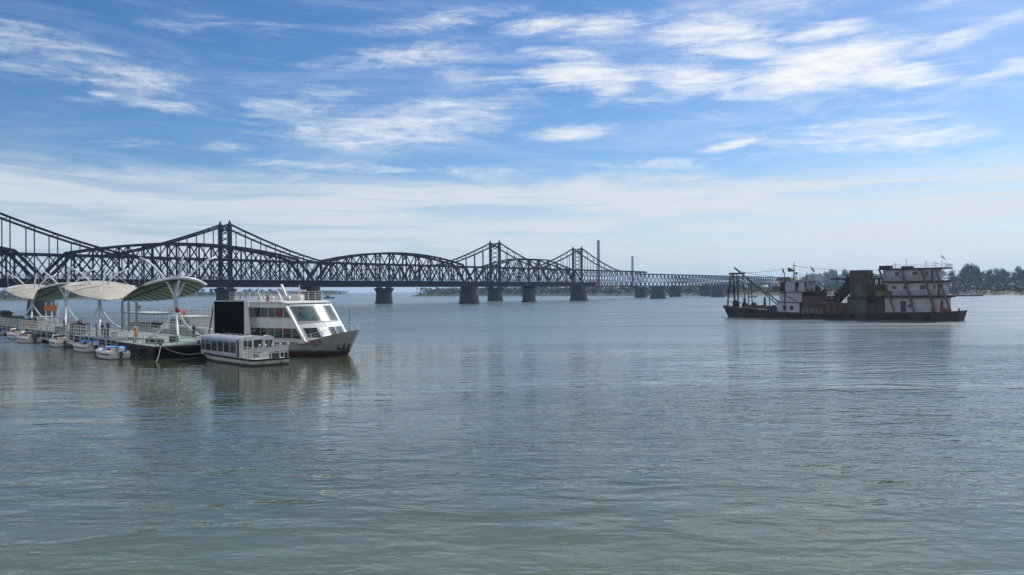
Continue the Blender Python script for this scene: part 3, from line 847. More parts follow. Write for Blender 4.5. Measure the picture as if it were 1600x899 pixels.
# leaf-shaped canopies on splayed steel masts
def canopy(a, c, sg, label, label_top=None, w0=4.7, L=14.0, lift=0.0, white=False):
    """sg=+1 the roof slopes away along the jetty (underside shows), -1 it slopes towards us"""
    x, y, z = jw(a, c)
    t = thing('canopy_shelter', label, 'shelter', (x, y, z), JRZ if sg > 0 else JRZ + math.pi, 'leaf-shaped canopies on the jetty')
    h = 7.35 + lift
    # trunk, collars
    mb = MB(); mb.tube([(0, 0, 3.3), (0, 0, 5.6), (0, 0, h - .5)], [.22, .2, .17], 12); tr = mb.build('mast', GALV, t, smooth=True)
    for k in range(8):
        mb = MB(); mb.tube([(0, 0, 3.75 + k * .25), (0, 0, 3.84 + k * .25)], [.42, .42], 14); mb.build('collar_ring', GALV, tr)
    for an in (R(195), R(315), R(75)) if sg > 0 else (R(15), R(135), R(255)):
        d = Vector((math.cos(an), -math.sin(an), 0)); q = d * 3.6
        pts = [Vector((0, 0, 3.9)).lerp(q, f) - Vector((0, 0, 1.0)) * 4 * f * (1 - f) * .55 - d * 4 * f * (1 - f) * .30 for f in [i / 9 for i in range(10)]]
        MB().tube(pts, [.15] * 9 + [.17], 9).build('leg', GALV, t, smooth=True)
        
    # outward curving arms above the roof
    dirs = [(R(-90), 4.9, 11.4), (R(90), 4.2, 11.2), (R(178), 2.6, 11.1)] if sg > 0 else [(R(-90), 4.3, 11.0), (R(90), 4.2, 10.8), (R(8), 2.3, 11.0)]
    tips = []
    for an, r_, zt in dirs:
        zt = zt - DZ + lift
        d = Vector((math.cos(an), math.sin(an), 0))
        pts = [Vector((0, 0, 4.9)), Vector((0, 0, 5.5)) + d * .35, Vector((0, 0, 6.6)) + d * .9, Vector((0, 0, 7.7)) + d * 1.6, Vector((0, 0, 8.7)) + d * (1.6 + (r_ - 1.6) * .35), Vector((0, 0, zt - .45)) + d * (1.6 + (r_ - 1.6) * .68), Vector((0, 0, zt)) + d * r_]
        MB().tube(pts, [.15, .15, .14, .14, .13, .12, .10], 9).build('arm', GALV, t, smooth=True)
        tips.append(pts[-1])
    # roof membrane: rows from the arched high edge (near the mast) to the low tip
    N, K = 26, 8; rows = []
    for i in range(N + 1):
        f = i / N
        xc = -1.6 + L * f; zc = h + .1 - 2.75 * f ** 1.05 ; yc = sg * 2.2 * f
        row = []
        for k in range(K + 1):
            s_ = -1 + 2 * k / K
            ww = w0 * (max(.03, 1 - f) if s_ * sg > 0 else max(.02, 1 - f) ** .55 * (1 + .35 * math.sin(math.pi * f)))
            zz = zc - .85 * s_ * s_ * (ww / w0) - .30 * math.sin(f * math.pi) * (-s_ * .9 + .5)
            zz -= .075 if i % 2 else 0      # fabric sags a little between the ribs
            row.append(Vector((xc + 1.5 * s_ * s_ * (1 - f), yc + s_ * ww, zz)))
        rows.append(row)
    vs = []; fs = []
    for row in rows: vs += row
    for row in rows: vs += [p - Vector((0, 0, .07)) for p in row]
    n = K + 1; o2 = (N + 1) * n; top = MB(); fa = []; fb = []
    for i in range(N):
        for k in range(K):
            q = (i * n + k, i * n + k + 1, (i + 1) * n + k + 1, (i + 1) * n + k)
            fa.append(q); fb.append(tuple(o2 + j for j in reversed(q)))
    top.v = [tuple(v) for v in vs]; top.f = fa + fb; top.mi = [0] * len(fa) + [1] * len(fb)
    roof = top.build('roof_membrane', [MEMB, UNDER], t, smooth=True, recalc=False)
    dn = Vector((0, 0, -.13))
    for i in range(2, N, 2):
        a_, b_ = rows[i][0], rows[i][-1]
        pts = [p + dn for p in rows[i]]
        pts = [pts[0] + (pts[0] - pts[1]).normalized() * .12] + pts[1:-1] + [pts[-1] + (pts[-1] - pts[-2]).normalized() * .35]
        MB().tube(pts, .055, 5).build('rib', RIBM if not white else GALV, roof)
    mb = MB(); mb.tube([p + Vector((0, 0, -.05)) for p in rows[0]], .17, 9); mb.build('edge_tube', GALV, roof, smooth=True)
    mb = MB(); mb.tube([r_[K // 2] + Vector((0, 0, -.22)) for r_ in rows], .09, 6); mb.build('spine', RIBM, roof)
    mb = MB()
    for tp in tips:
        for q in (rows[6][0], rows[6][-1], rows[14][K // 2]):
            if (tp - q).length < 9: mb.tube(arc(tp, q, (0, 0, -.25), 6), .022, 4)
    mb.build('stay_cable', RAILW, t)
    return t


canopy(15.0, 7.4, 1, 'canopy with green-grey ribbed underside nearest the black screen, red balloon tied to its mast', w0=3.7, L=15.5)
canopy(48.5, 7.5, -1, 'broad cream-topped canopy between the two green-undersided ones', w0=5.2, L=12.5, white=True)
canopy(70.0, 7.7, 1, 'canopy with green-grey underside farther along the jetty, past the broad cream one', w0=3.9, L=15)
canopy(95.0, 7.4, -1, 'cream-topped canopy far along the jetty in front of the dark bridge pier', w0=4.8, L=11.5, white=True)

# small low shade at the far end
x, y, z = jw(116, 1.0)
t = thing('low_awning', 'small low cream awning on slanted legs at the far end of the jetty', 'awning', (x, y, z), JRZ)
mb = MB(); mb.loft([[(-3.5, -2, 2.8), (-3.5, 2, 2.7), (-3.5, 2, 2.85), (-3.5, -2, 2.95)], [(0, -2.6, 3.1), (0, 2.6, 3.0), (0, 2.6, 3.15), (0, -2.6, 3.25)], [(3.5, -2, 2.8), (3.5, 2, 2.7), (3.5, 2, 2.85), (3.5, -2, 2.95)]])
mb.build('roof', MEMB, t)
for sx in (-1, 1):
    for sy in (-1, 1): MB().tube([(sx * .7, sy * .8, 3.0), (sx * 2.6, sy * 1.4, 0)], .09, 8).build('leg', GALV, t)

# frame of three square posts under the tip of the nearest canopy
pts = [jw(36.5, 7.6), jw(35.4, 7.9), jw(32.0, 8.1)]
t = thing('post_frame', 'three tall square posts in a row under the low tip of the nearest canopy', 'posts', pts[1], JRZ)
POSTC = mat('grey_green_post', (.20, .23, .20), (.16, .19, .17), .6)
loc = [(2.0, .3), (0, 0), (-2.5, -.3)]
for lx, ly in loc: MB().box(lx - .13, lx + .13, ly - .13, ly + .13, 0, 4.35).build('post', POSTC, t)
mb = MB(); mb.box(-3.4, 2.8, -.5, .5, .0, .08); mb.build('sill', RAILW, t)

# big dark screen on its white stand at the end of the jetty
x, y, z = jw(3.4, 9.3)
t = thing('display_screen', 'big black switched-off display screen on a white braced stand behind the small boat', 'screen', jw(.55, 8.15), R(3))
MB().box(-1.55, 1.55, -.12, .12, .45, 4.55).build('panel', SCREEN, t)
mb = MB(); mb.box(-1.72, 1.72, -.10, .20, 4.552, 4.64); mb.box(-1.74, -1.622, -.10, .20, .1, 4.55); mb.box(-1.7, 1.7, .122, .25, .3, 4.5); mb.build('frame', GALV, t)
mb = MB(); mb.prism([(1.64, -.13, 4.6), (2.02, -.13, 4.6), (2.40, -.13, 0), (1.64, -.13, 0)], (0, .4, 0)); mb.build('side_stand', WHITE, t)
for sx in (-1.5, 1.7): MB().bar((sx, .2, 4.2), (sx - .6, 1.0, 0), .12).build('brace', DKGREY, t)
MB().bar((-1.7, -.0, 4.2), (-2.25, -.5, 0), .12).build('brace', DKGREY, t)
MB().box(-2.1, -1.76, -.1, .15, 3.95, 4.2).build('lamp', GREYW, t)

# small things on the jetty
x, y, z = jw(17.6, 6.9, 0)
t = thing('red_balloon', 'round red balloon tied to the mast of the nearest canopy', 'balloon', (-41.2, 98.0, 4.75), 0)
mb = MB(); mb.sphere((0, 0, 0), .27, 12, 0, 1.15); mb.build('bulb', RED, t, smooth=True)
MB().tube([(0, 0, -.4), (.05, .05, -.9), (-.35, .25, -1.2)], .015, 4).build('string', RAILW, t)

x, y, z = jw(34.0, 1.0)
t = thing('ticket_booth', 'small dark brown booth with a slanted dark lid beside the jetty railing', 'booth', (x, y, z), JRZ)
MB().box(-1.1, 1.1, -.7, .7, 0, 1.5).build('body', mat('booth_brown', (.10, .075, .065), None, .7), t)
MB().loft([[(-1.7, -.9, 1.52), (-1.7, .9, 1.75), (-1.7, .9, 1.83), (-1.7, -.9, 1.6)], [(1.7, -.9, 1.52), (1.7, .9, 1.75), (1.7, .9, 1.83), (1.7, -.9, 1.6)]]).build('lid', DKGREY, t)
MB().box(-.8, .8, .705, .73, .75, 1.3).build('window', DARKOP, t)

for a_, lb in ((91.5, 'dark-roofed kiosk near the far cream canopy'), (104.0, 'dark-roofed kiosk at the far end of the jetty railing')):
    t = thing('kiosk', lb, 'kiosk', jw(a_, 2.2), JRZ, 'kiosks on the jetty')
    MB().box(-1.6, 1.6, -.9, .9, 0, 1.9).build('body', DKGREY, t)
    MB().loft([[(-2.0, -1.3, 1.9), (-2.0, 1.3, 1.9), (-2.0, .2, 2.5), (-2.0, -.2, 2.5)], [(2.0, -1.3, 1.9), (2.0, 1.3, 1.9), (2.0, .2, 2.5), (2.0, -.2, 2.5)]]).build('roof', BLACK, t)
    MB().box(-1.2, 1.2, .905, .94, .9, 1.6).build('counter_window', OLDW, t)

x, y, z = jw(30.0, 1.3)
t = thing('notice_board', 'blue notice board on two thin posts by the jetty railing', 'sign', (x, y, z), JRZ)
MB().box(-.55, .55, -.03, .03, .6, 1.7).build('board', BLUE, t)
for sx in (-.5, .5): MB().bar((sx, .06, 0), (sx, .06, 1.75), .06).build('post', RAILW, t)

x, y, z = jw(77, 6.8)
t = thing('banner_sign', 'orange banner board held up by three white poles in front of the dark pier', 'sign', (x, y, z), R(-6))
MB().box(-1.25, 1.25, -.04, .04, 2.55, 3.45).build('board', ORANGE, t)
for sx in (-.95, .15, 1.25): MB().tube([(sx, .1, 0), (sx, .1, 4.1)], .13, 8).build('pole', GALV, t)

x, y, z = jw(7.6, .5)
t = thing('lifejacket_rack', 'white rack with a bright orange life jacket at the jetty corner', 'rack', (x, y, z), JRZ)
for sx in (-.55, .55): MB().bar((sx, 0, -.6), (sx, 0, 1.75), .09).build('post', WHITE, t)
MB().box(-.65, .65, -.06, .06, 1.7, 1.82).build('top_bar', WHITE, t)
LJ = mat('life_jacket_orange', (.85, .22, .05), (.65, .15, .03), .8)
o = MB().loft([[(-.26 * k, -.10, zz), (.26 * k, -.10, zz), (.28 * k, .10, zz), (-.28 * k, .10, zz)] for zz, k in ((0, .9), (.3, 1.05), (.6, 1.0), (.85, .7), (.98, .45))]).build('life_jacket', LJ, None, loc=(x, y, z + .7), rot=(0, 0, JRZ))
tag(o, 'orange life jacket hanging in the white rack at the jetty corner', 'life jacket')

x, y, z = jw(42, -1.0, .5)
t = thing('boarding_frame', 'open white tubular boarding frame beside the third speedboat', 'frame', jw(52, .9), JRZ)
mb = MB()
for sx in (-1.8, -.6, .6, 1.8):
    for sy in (-.6, .6): mb.bar((sx, sy, 0), (sx, sy, 2.0), .07)
for zz in (1.0, 2.0):
    for sy in (-.6, .6): mb.bar((-1.8, sy, zz), (1.8, sy, zz), .06)
mb.build('frame', WHITE, t)
MB().box(-1.9, 1.9, -.7, .7, 2.04, 2.1).build('top', GREYW, t)

for i, (a, c, w_, h_, m_, lb) in enumerate([(6.4, 1.6, .5, .45, BLACK, 'low black crate on the deck nearest the jetty corner'), (5.2, 2.2, .4, .4, BLACK, 'small black crate standing beside the low one on deck'), (5.6, 3.9, .42, .62, DKGREY, 'upright dark grey crate on the deck near the jetty end'), (4.2, 1.7, .35, .5, DKGREY, 'narrow dark grey crate close to the end railing'),
                                              (40, 2.2, .6, .9, BROWN, 'brown box on deck by the railing near the booth'), (63, 2.0, 1.0, 1.1, BROWN, 'large brown cabinet on the far part of the deck'), (68, 1.6, .8, 1.0, REDP, 'red cabinet on the far part of the deck'), (74, 2.0, 1.0, 1.2, DKGREY, 'dark grey cabinet on the far part of the deck')]):
    x, y, z = jw(a, c)
    t = thing('crate', lb, 'crate', (x, y, z), JRZ + .3 * i, 'boxes and crates on the jetty')
    MB().box(-w_, w_, -w_ * .7, w_ * .7, 0, h_).build('body', m_, t)
    MB().box(-w_ - .03, w_ + .03, -w_ * .7 - .03, w_ * .7 + .03, h_ + .002, h_ + .06).build('lid', m_, t)

for i, (a, c, w_, h_, m_, lb) in enumerate([(22, 1.3, .35, 1.0, DKGREY, 'tall dark ticket bin by the railing near the orange life jacket'), (46, 1.6, .9, .7, BLACK, 'long low black chest by the railing beyond the brown booth'), (58, 1.5, .5, 1.3, GREYW, 'white upright cabinet by the railing short of the far green canopy'),
                                              (83, 2.2, 1.2, 1.5, DKGREY, 'large dark box stack near the orange banner poles'), (88, 1.8, .9, 1.2, BROWN, 'brown chest beyond the orange banner poles'), (18, 1.1, .3, .8, GREYW, 'small pale box by the railing near the jetty corner')]):
    t = thing('storage_box', lb, 'box', jw(a, c), JRZ + .2 * i, 'boxes and crates on the jetty')
    MB().box(-w_, w_, -w_ * .6, w_ * .6, 0, h_).build('body', m_, t)
    MB().box(-w_ - .03, w_ + .03, -w_ * .6 - .03, w_ * .6 + .03, h_ + .002, h_ + .06).build('lid', DKGREY if m_ is not DKGREY else BLACK, t)
for po, cl, a, c, rz, lb in [('stand', 'dark', 44.0, 1.6, .3, 'person in dark clothes by the long black chest on the jetty'), ('walk', 'blue', 60.5, 2.2, 1.2, 'person in a blue jacket walking past the white cabinet on the jetty'), ('stand', 'grey', 85.5, 2.6, .8, 'person in a grey coat near the dark box stack on the jetty'), ('stand', 'blue', 50.0, 5.0, 1.5, 'person in a blue jacket waiting under the broad cream canopy'), ('stand', 'red', 51.2, 5.6, 2.5, 'person in a red jacket waiting under the broad cream canopy'), ('stand', 'white', 79.0, 5.0, .4, 'person in a white shirt just past the orange banner poles'), ('walk', 'dark', 81.0, 3.2, 1.2, 'person in dark clothes walking past the orange banner poles'),
                             ('stand', 'red', 99.0, 4.0, 1.5, 'person in a red jacket under the far cream canopy'), ('stand', 'grey', 101.0, 3.0, 2.5, 'person in a grey coat under the far cream canopy'), ('stand', 'dark', 14.0, 9.2, 2.0, 'person in dark clothes at the far railing behind the nearest mast'), ('stand', 'pink', 66.0, 6.5, 2.2, 'person in a pink top under the far green canopy'), ('stand', 'dark', 33.0, 4.5, 1.5, 'person in dark clothes standing behind the brown booth'), ('lean', 'white', 56.5, 9.8, 2.6, 'person in a white shirt leaning over the far jetty railing'), ('stand', 'dark', 27.0, 2.2, .5, 'person in dark clothes standing at the railing behind the first speedboats'), ('stand', 'red', 26.0, 1.2, -.6, 'person in a red jacket beside the dark-clothed one at the railing'),
                              ('walk', 'dark', 71.0, 3.2, 1.0, 'person in dark clothes walking under the far green canopy'), ('stand', 'grey', 69.0, 2.4, 2.0, 'person in a grey coat under the far green canopy'), ('stand', 'blue', 76.0, 3.4, 1.0, 'person in a blue jacket near the orange banner poles'), ('stand', 'dark', 92.0, 3.0, 1.0, 'person in dark clothes under the far cream canopy')]:
    person(po, cl, jw(a, c), JRZ + rz, lb)

# ropes and a float
for p, q, b, lb in [(jw(-.05, .6, DZ), (-35.2, 78.6, .05), -.25, 'grey mooring rope slanting from the jetty corner into the water'), (jw(-.05, .7, DZ + .05), (-31.9, 82.6, .75), -.55, 'sagging grey mooring rope from the jetty corner to the small boat')]:
    tag(MB().tube(arc(p, q, (0, 0, b), 12), .035, 5).build('mooring_rope', mat('rope', (.30, .29, .26), None, .9)), lb, 'rope')
t = thing('hanging_fender', 'pale yellow float hanging at the jetty end behind the small boat', 'fender', jw(-.5, 6.6, .8), JRZ)
MB().tube([(0, -.45, 0), (0, -.35, 0), (0, .35, 0), (0, .45, 0)], [.12, .24, .24, .12], 12).build('float', mat('pale_yellow_float', (.55, .52, .32), None, .6), t, smooth=True)
MB().tube([(0, 0, .2), (.3, 0, .6)], .02, 4).build('cord', RAILW, t)


# ------------------------------------------------------------------ hull loft
def hull(st, name, mats, parent, zb=-.5, zmid=.3):
    """st: (x_water, x_deck, half_water, half_deck, z_deck) from stern to bow; faces below zmid get material 1"""
    rings = []
    for xw, xd, bw, bd, zt in st:
        f = (zmid - zb) / (zt - zb)
        xm, bm = xw + (xd - xw) * f, bw + (bd - bw) * f ** .7
        rings.append([(xd, bd, zt), (xm, bm, zmid), (xw, bw * .92, zb), (xw, -bw * .92, zb), (xm, -bm, zmid), (xd, -bd, zt)])
    mb = MB(); n = 6; vs = [v for r in rings for v in r]; fs = []; mi = []
    for i in range(len(rings) - 1):
        for k in range(n):
            k2 = (k + 1) % n; fs.append((i * n + k, i * n + k2, (i + 1) * n + k2, (i + 1) * n + k)); mi.append(1 if k in (1, 2, 3) else (2 if k == 5 and len(mats) > 2 else 0))
    fs += [(0, 1, 4, 5), (1, 2, 3, 4), tuple(range((len(rings) - 1) * n, len(rings) * n))]; mi += [0, 1, 0]
    mb.v = vs; mb.f = fs; mb.mi = mi
    return mb.build(name, mats, parent)


# ------------------------------------------------------------------ two-deck ferry
FX, FY = -20.75, 88.0
fer = thing('sightseeing_ferry', 'white two-deck sightseeing ferry with sloping glass front and pointed bow', 'ferry', (FX, FY, 0), math.atan2(-.529, .8486))
fer.scale = (1, .84, 1)
st = [(-12.6, -12.6, 3.6, 3.95, 1.3), (-8, -8, 3.8, 4.0, 1.3), (-2.0, -1.8, 3.5, 4.0, 1.35), (.2, .6, 2.7, 3.6, 1.62), (1.6, 2.2, 1.7, 3.0, 2.05), (2.4, 3.5, .9, 2.05, 2.4), (2.9, 4.45, .25, .95, 2.64), (3.0, 4.8, .06, .14, 2.72)]
hull(st, 'hull', [HULLG, BOOT, DECKG], fer, zmid=.38)
# superstructure: long side profile extruded across
prof = [(-12.2, 1.32), (.38, 1.32), (.38, 1.78), (-2.34, 5.42), (-2.9, 5.70), (-12.2, 5.70)]
mb = MB(); mb.prism([(x, -3.95, z) for x, z in prof], (0, 7.9, 0)); mb.build('superstructure', WHITE, fer)
mb = MB(); mb.loft([[(-12.4, y_, 5.705), (-3.2, y_, 5.705), (-2.2, y_ * .97, 5.55), (-2.15, y_ * .97, 5.66), (-3.2, y_, 5.86), (-12.4, y_, 5.86)] for y_ in (-4.1, 4.1)]); mb.build('roof', WHITE, fer)
fx = lambda z: .38 - (z - 1.78) * (2.72 / 3.64)
# dark window bands with mullions on both sides
for sg in (-1, 1):
    y0 = sg * 3.951; y1 = sg * 3.99
    for z0, z1, x0, xs in ((1.86, 2.9, -11.9, [-11.9, -10.8, -9.7, -8.7, -7.6, -6.5, -5.4, -4.3, -2.95, -1.55]), (4.1, 5.15, -11.9, [-11.9, -10.8, -9.7, -8.6, -7.5, -6.4, -5.3, -4.15, -2.8])):
        e0, e1 = fx(z0) - .45, fx(z1) - .45
        xs2 = xs + [None]
        for a, b in zip(xs2[:-1], xs2[1:]):
            if b is None: poly = [(a + .06, z0), (e0, z0), (e1, z1), (a + .06, z1)]
            else: poly = [(a + .06, z0), (b - .06, z0), (b - .06, z1), (a + .06, z1)]
            redw = sg == -1 and a in (-4.15,)
            mb = MB(); mb.prism([(x, y0, z) for x, z in poly], (0, y1 - y0, 0))
            w = mb.build('window', DGLASS, fer)
            if redw:
                w['label'] = 'window with a red cloth behind the glass'
                MB().box(a + .2, a + 1.15, min(y1, y1 - .02), y1 + .004, 4.25, 4.85).build('red_cloth', RED, w)
            if sg == -1 and a == -2.95: MB().box(a + .15, a + .75, y1 - .02, y1 + .004, 2.55, 2.85).build('red_cloth', RED, w)
    mb = MB()
    for z in (1.80, 2.93, 4.04, 5.18): mb.box(-12.1, min(fx(z) - .2, -.2 if z < 3 else -1.9), min(y0, y0 + sg * .06), max(y0, y0 + sg * .06), z, z + .05)
    mb.build('window_rail', GREYW, fer)
    # raked white corner trim along the slanting front
    MB().bar((fx(1.5) - .1, sg * 3.93, 1.5), (fx(5.5) - .1, sg * 3.93, 5.5), .30, .22).build('corner_trim', WHITE, fer)
# front: bowed panes lying on the slope
nrm_f = Vector((3.64, 0, 2.72)).normalized()


def front_pt(y, z, off=.05):
    return Vector((fx(z) + .95 * (1 - (y / 3.9) ** 2), y, z)) + nrm_f * off


def front_panel(ya, yb, za, zb, m, name, off, par=fer, skew=0.0, n=8):
    mb = MB(); vs = []; fs = []
    for j in range(n + 1):
        for i in range(n + 1):
            z = za + (zb - za) * j / n; y = ya + (yb - ya) * i / n
            vs.append(front_pt(y, z, off))
    k = len(vs); vs += [v - nrm_f * .06 for v in vs]
    q = n + 1
    for j in range(n):
        for i in range(n):
            f = (j * q + i, j * q + i + 1, (j + 1) * q + i + 1, (j + 1) * q + i); fs.append(f); fs.append(tuple(reversed([x + k for x in f])))
    rim = [i for i in range(q)] + [j * q + n for j in range(1, q)] + [n * q + i for i in range(n - 1, -1, -1)] + [j * q for j in range(n - 1, 0, -1)]
    for a, b in zip(rim, rim[1:] + rim[:1]): fs.append((a, a + k, b + k, b))
    mb.add(vs, fs)
    return mb.build(name, m, par, smooth=False)


front_panel(-3.9, 3.9, 1.45, 5.5, mat('front_white', (.56, .57, .56), (.49, .50, .49), .6, scale=.7, dirt=(.40, .37, .31), dirt_amt=.25, streak=True, spec=.3), 'front_shell', 0.0, n=10)
front_panel(-3.55, -.03, 3.62, 5.28, FGLASS, 'front_window', .035)
front_panel(.03, 3.55, 3.62, 5.28, FGLASS, 'front_window', .035)
for ya, yb, mm in ((-3.4, -1.75, DGLASS), (-1.45, -.15, WHITE), (.15, 1.2, DGLASS), (1.5, 3.3, FGLASS)):
    front_panel(ya, yb, 1.95, 2.95, mm, 'front_window' if mm is not WHITE else 'front_door', .035)
mb = MB(); mb.tube([front_pt(y / 10, 3.60, .05) for y in range(-36, 37, 4)], .05, 6); mb.build('handrail', GALV, fer)
# bow deck fittings
mb = MB()
for sg in (-1, 1):
    pts = [(-.2, sg * 3.9, 1.5), (.9, sg * 3.45, 1.75), (2.2, sg * 3.0, 2.05), (3.5, sg * 2.02, 2.4), (4.4, sg * .95, 2.63), (4.72, sg * .12, 2.72)]
    for p in pts: mb.bar(p, (p[0], p[1], p[2] + .62), .06)
    mb.tube([(p[0], p[1], p[2] + .62) for p in pts], .035, 6); mb.tube([(p[0], p[1], p[2] + .32) for p in pts], .025, 5)
mb.build('bow_rail', GALV, fer)
MB().tube([(3.75, 0, 2.4), (3.75, 0, 5.2)], [.06, .04], 8).build('flagstaff', mat('brown_staff', (.25, .20, .15), None, .6), fer)
mb = MB(); mb.bar((3.75, -.75, 1.75), (3.55, -.92, .72), .13); mb.bar((3.1, -1.25, .74), (4.0, -.62, .70), .17); mb.bar((3.1, -1.27, .72), (3.08, -1.42, 1.30), .16); mb.bar((4.0, -.62, .70), (4.2, -.66, 1.25), .16); mb.build('anchor', BLACK, fer)
# name on the bow, set just off the plating
bow_a = math.atan2(3.6 - 2.75, 2.3 - .6)
text('鸭绿江轮1', .42, REDP, fer, (1.31, -3.23, 1.50), (R(110), 0, R(28)), 'bow_name')
text('YALUJIANG', .16, REDP, fer, (1.27, -3.12, 1.17), (R(110), 0, R(28)), 'bow_name')
mb = MB(); mb.bar((-4.0, -4.02, 1.28), (.3, -3.9, 1.46), .05, .08); mb.build('rubbing_strake', BLACK, fer)
# top deck
mb = MB()
railing(mb, [(-11.7, -3.9, 5.86), (-3.6, -3.9, 5.86)], 1.05, 1.1, 4, .025); railing(mb, [(-11.7, 3.9, 5.86), (-3.6, 3.9, 5.86)], 1.05, 1.1, 4, .025); railing(mb, [(-11.7, -3.9, 5.86), (-11.7, 3.9, 5.86)], 1.05, 1.1, 4, .025)
mb.build('deck_rail', WHITE, fer)
mb = MB(); mb.bar((-5.7, 0, 5.9), (-6.8, 0, 7.75), .22, .18); mb.bar((-6.5, -.5, 7.2), (-6.5, .5, 7.2), .07); mb.build('mast', WHITE, fer)
mb = MB(); mb.bar((-3.7, -.2, 5.86), (-3.7, -.2, 7.65), .09); mb.box(-3.9, -2.7, -.3, -.1, 6.9, 7.12); mb.build('radar_pole', WHITE, fer)
for sx, m_ in ((-4.4, GREYW), (-7.7, GREYW)): MB().bar((sx, -2.4, 5.86), (sx - .75, -2.4, 7.0), .09).build('flag_pole', m_, fer)
mb = MB(); mb.box(-6.6, -5.2, 1.0, 2.4, 5.862, 6.6); mb.build('deck_locker', WHITE, fer)
for sx, sy in ((-8.6, -1.6), (-7.5, -1.2), (-9.8, 1.0), (-4.6, -1.5), (-5.3, 1.4)):
    MB().tube([(sx - .45, sy, 6.2), (sx + .45, sy, 6.2)], .26, 10).build('life_raft_canister', WHITE, fer, smooth=True)
for sx in (-6.9, -6.0, -4.9): MB().tube([(sx, -3.0, 5.862), (sx, -3.0, 6.6)], [.05, .05], 6).build('seat_post', GREYW, fer); MB().box(sx - .25, sx + .25, -3.25, -2.75, 6.602, 6.68).build('seat', GREYW, fer)
for i, sx in enumerate((-9.9, -8.9, -8.0, -7.1)):
    p = MB().bar((sx, -3.8, 5.86), (sx + .12, -3.8, 7.15 + .12 * i), .04).build('flag_staff', GALV, fer)
    mb = MB(); k = 5
    rows = [[(sx + .12 - .05 * j - .10 * math.sin(j * 1.7 + i + q), -3.8 + .07 * math.sin(q * 2 + j), 7.1 + .12 * i - .2 * j - .12 * q) for q in range(3)] for j in range(k)]
    rows2 = [[(a, b + .02, c) for a, b, c in r_] for r_ in rows]
    mb.loft([[*(r1), *reversed(r2)] for r1, r2 in zip(rows, rows2)]); mb.build('flag', RED, p)
MB().box(-6.15, -5.95, -3.3, -3.1, 5.862, 6.5).build('fire_extinguisher', REDP, fer)

# ------------------------------------------------------------------ small glass-sided boat
SA = (-.70, .714)
srz = math.atan2(SA[1], SA[0])
sw = (-SA[1], SA[0])                    # local +y, points to the camera side
sm = thing('small_tour_boat', 'small white glass-sided tour boat with open stern deck moored before the black screen', 'boat', (-23.98 + sw[0] * -1.85, 73.33 + sw[1] * -1.85, 0), srz)
st = [(0, -.25, 1.7, 1.85, .55), (3, 3, 1.75, 1.85, .56), (8.5, 8.6, 1.6, 1.8, .62), (10.6, 11.4, .95, 1.5, .72), (11.4, 12.9, .3, .8, .82)]
hull(st, 'hull', [mat('chalky_white_hull', (.56, .56, .53), (.46, .46, .43), .6, scale=.6, dirt=(.22, .19, .13), dirt_amt=.4, streak=True, tide=.22), BLACK, GREYW], sm, zmid=.06)
mb = MB()
for sg in (-1, 1):
    p = [(-.25, sg * 1.9, .58), (3, sg * 1.9, .59), (8.6, sg * 1.85, .65), (11.4, sg * 1.55, .75), (12.9, sg * .82, .85)]
    for a, b in zip(p[:-1], p[1:]): mb.bar(a, b, .12, .16)
mb.bar((-.29, -1.92, .58), (-.29, 1.92, .58), .12, .16); mb.build('rubbing_strake', RUBBER, sm)
# cabin
CABG = mat('grey_blue_cabin', (.38, .41, .47), (.32, .35, .41), .4, scale=.7, dirt=(.25, .24, .22), dirt_amt=.25)
mb = MB()
for sg in (-1, 1):
    mb.box(3.6, 11.6, sg * 1.62 - .05, sg * 1.62 + .05, .62, 1.06); mb.box(3.6, 11.6, sg * 1.62 - .05, sg * 1.62 + .05, 2.05, 2.2)
    for xx in (3.6, 5.0, 6.4, 7.8, 9.2, 10.6, 11.5): mb.box(xx - .06, xx + .06, sg * 1.62 - .055, sg * 1.62 + .055, 1.06, 2.05)
mb.box(11.5, 11.6, -1.57, 1.57, .7, 1.1); mb.box(11.5, 11.6, -1.57, 1.57, 2.0, 2.3)
mb.box(3.3, 11.6, -1.55, 1.55, .60, .66)
mb.build('cabin_frame', CABG, sm)
for sg in (-1, 1):
    for xx in (3.6, 5.0, 6.4, 7.8, 9.2): MB().box(xx + .062, xx + 1.338, sg * 1.62 - .015, sg * 1.62 + .015, 1.062, 2.048).build('window', CGLASS, sm)
    MB().box(10.662, 11.438, sg * 1.62 - .015, sg * 1.62 + .015, 1.062, 2.048).build('window', CGLASS, sm)
MB().box(11.54, 11.57, -1.56, 1.56, 1.11, 1.99).build('windscreen', CGLASS, sm)
rings = []
for xx in (3.4, 4.5, 11.2, 12.0):
    e = .0 if 4 < xx < 11.5 else .06
    rings.append([(xx, 1.78, 2.20)] + [(xx, 1.74 * math.cos(a), 2.22 + (.42 - e) * math.sin(a) ** .7) for a in [math.pi * i / 10 for i in range(1, 10)]] + [(xx, -1.78, 2.20)])
MB().loft(rings).build('roof', CABG, sm, smooth=False)
for xx in (5.4, 6.8, 8.2, 9.6): MB().box(xx - .35, xx + .35, -.45, .45, 2.60, 2.70).build('roof_hatch', DKGREY, sm)
for xx in (4.4, 5.7, 7.0, 8.3, 9.6):
    for yy in (-.95, .95): MB().box(xx - .25, xx + .25, yy - .45, yy + .45, .66, 1.35).build('seat', BROWN, sm)
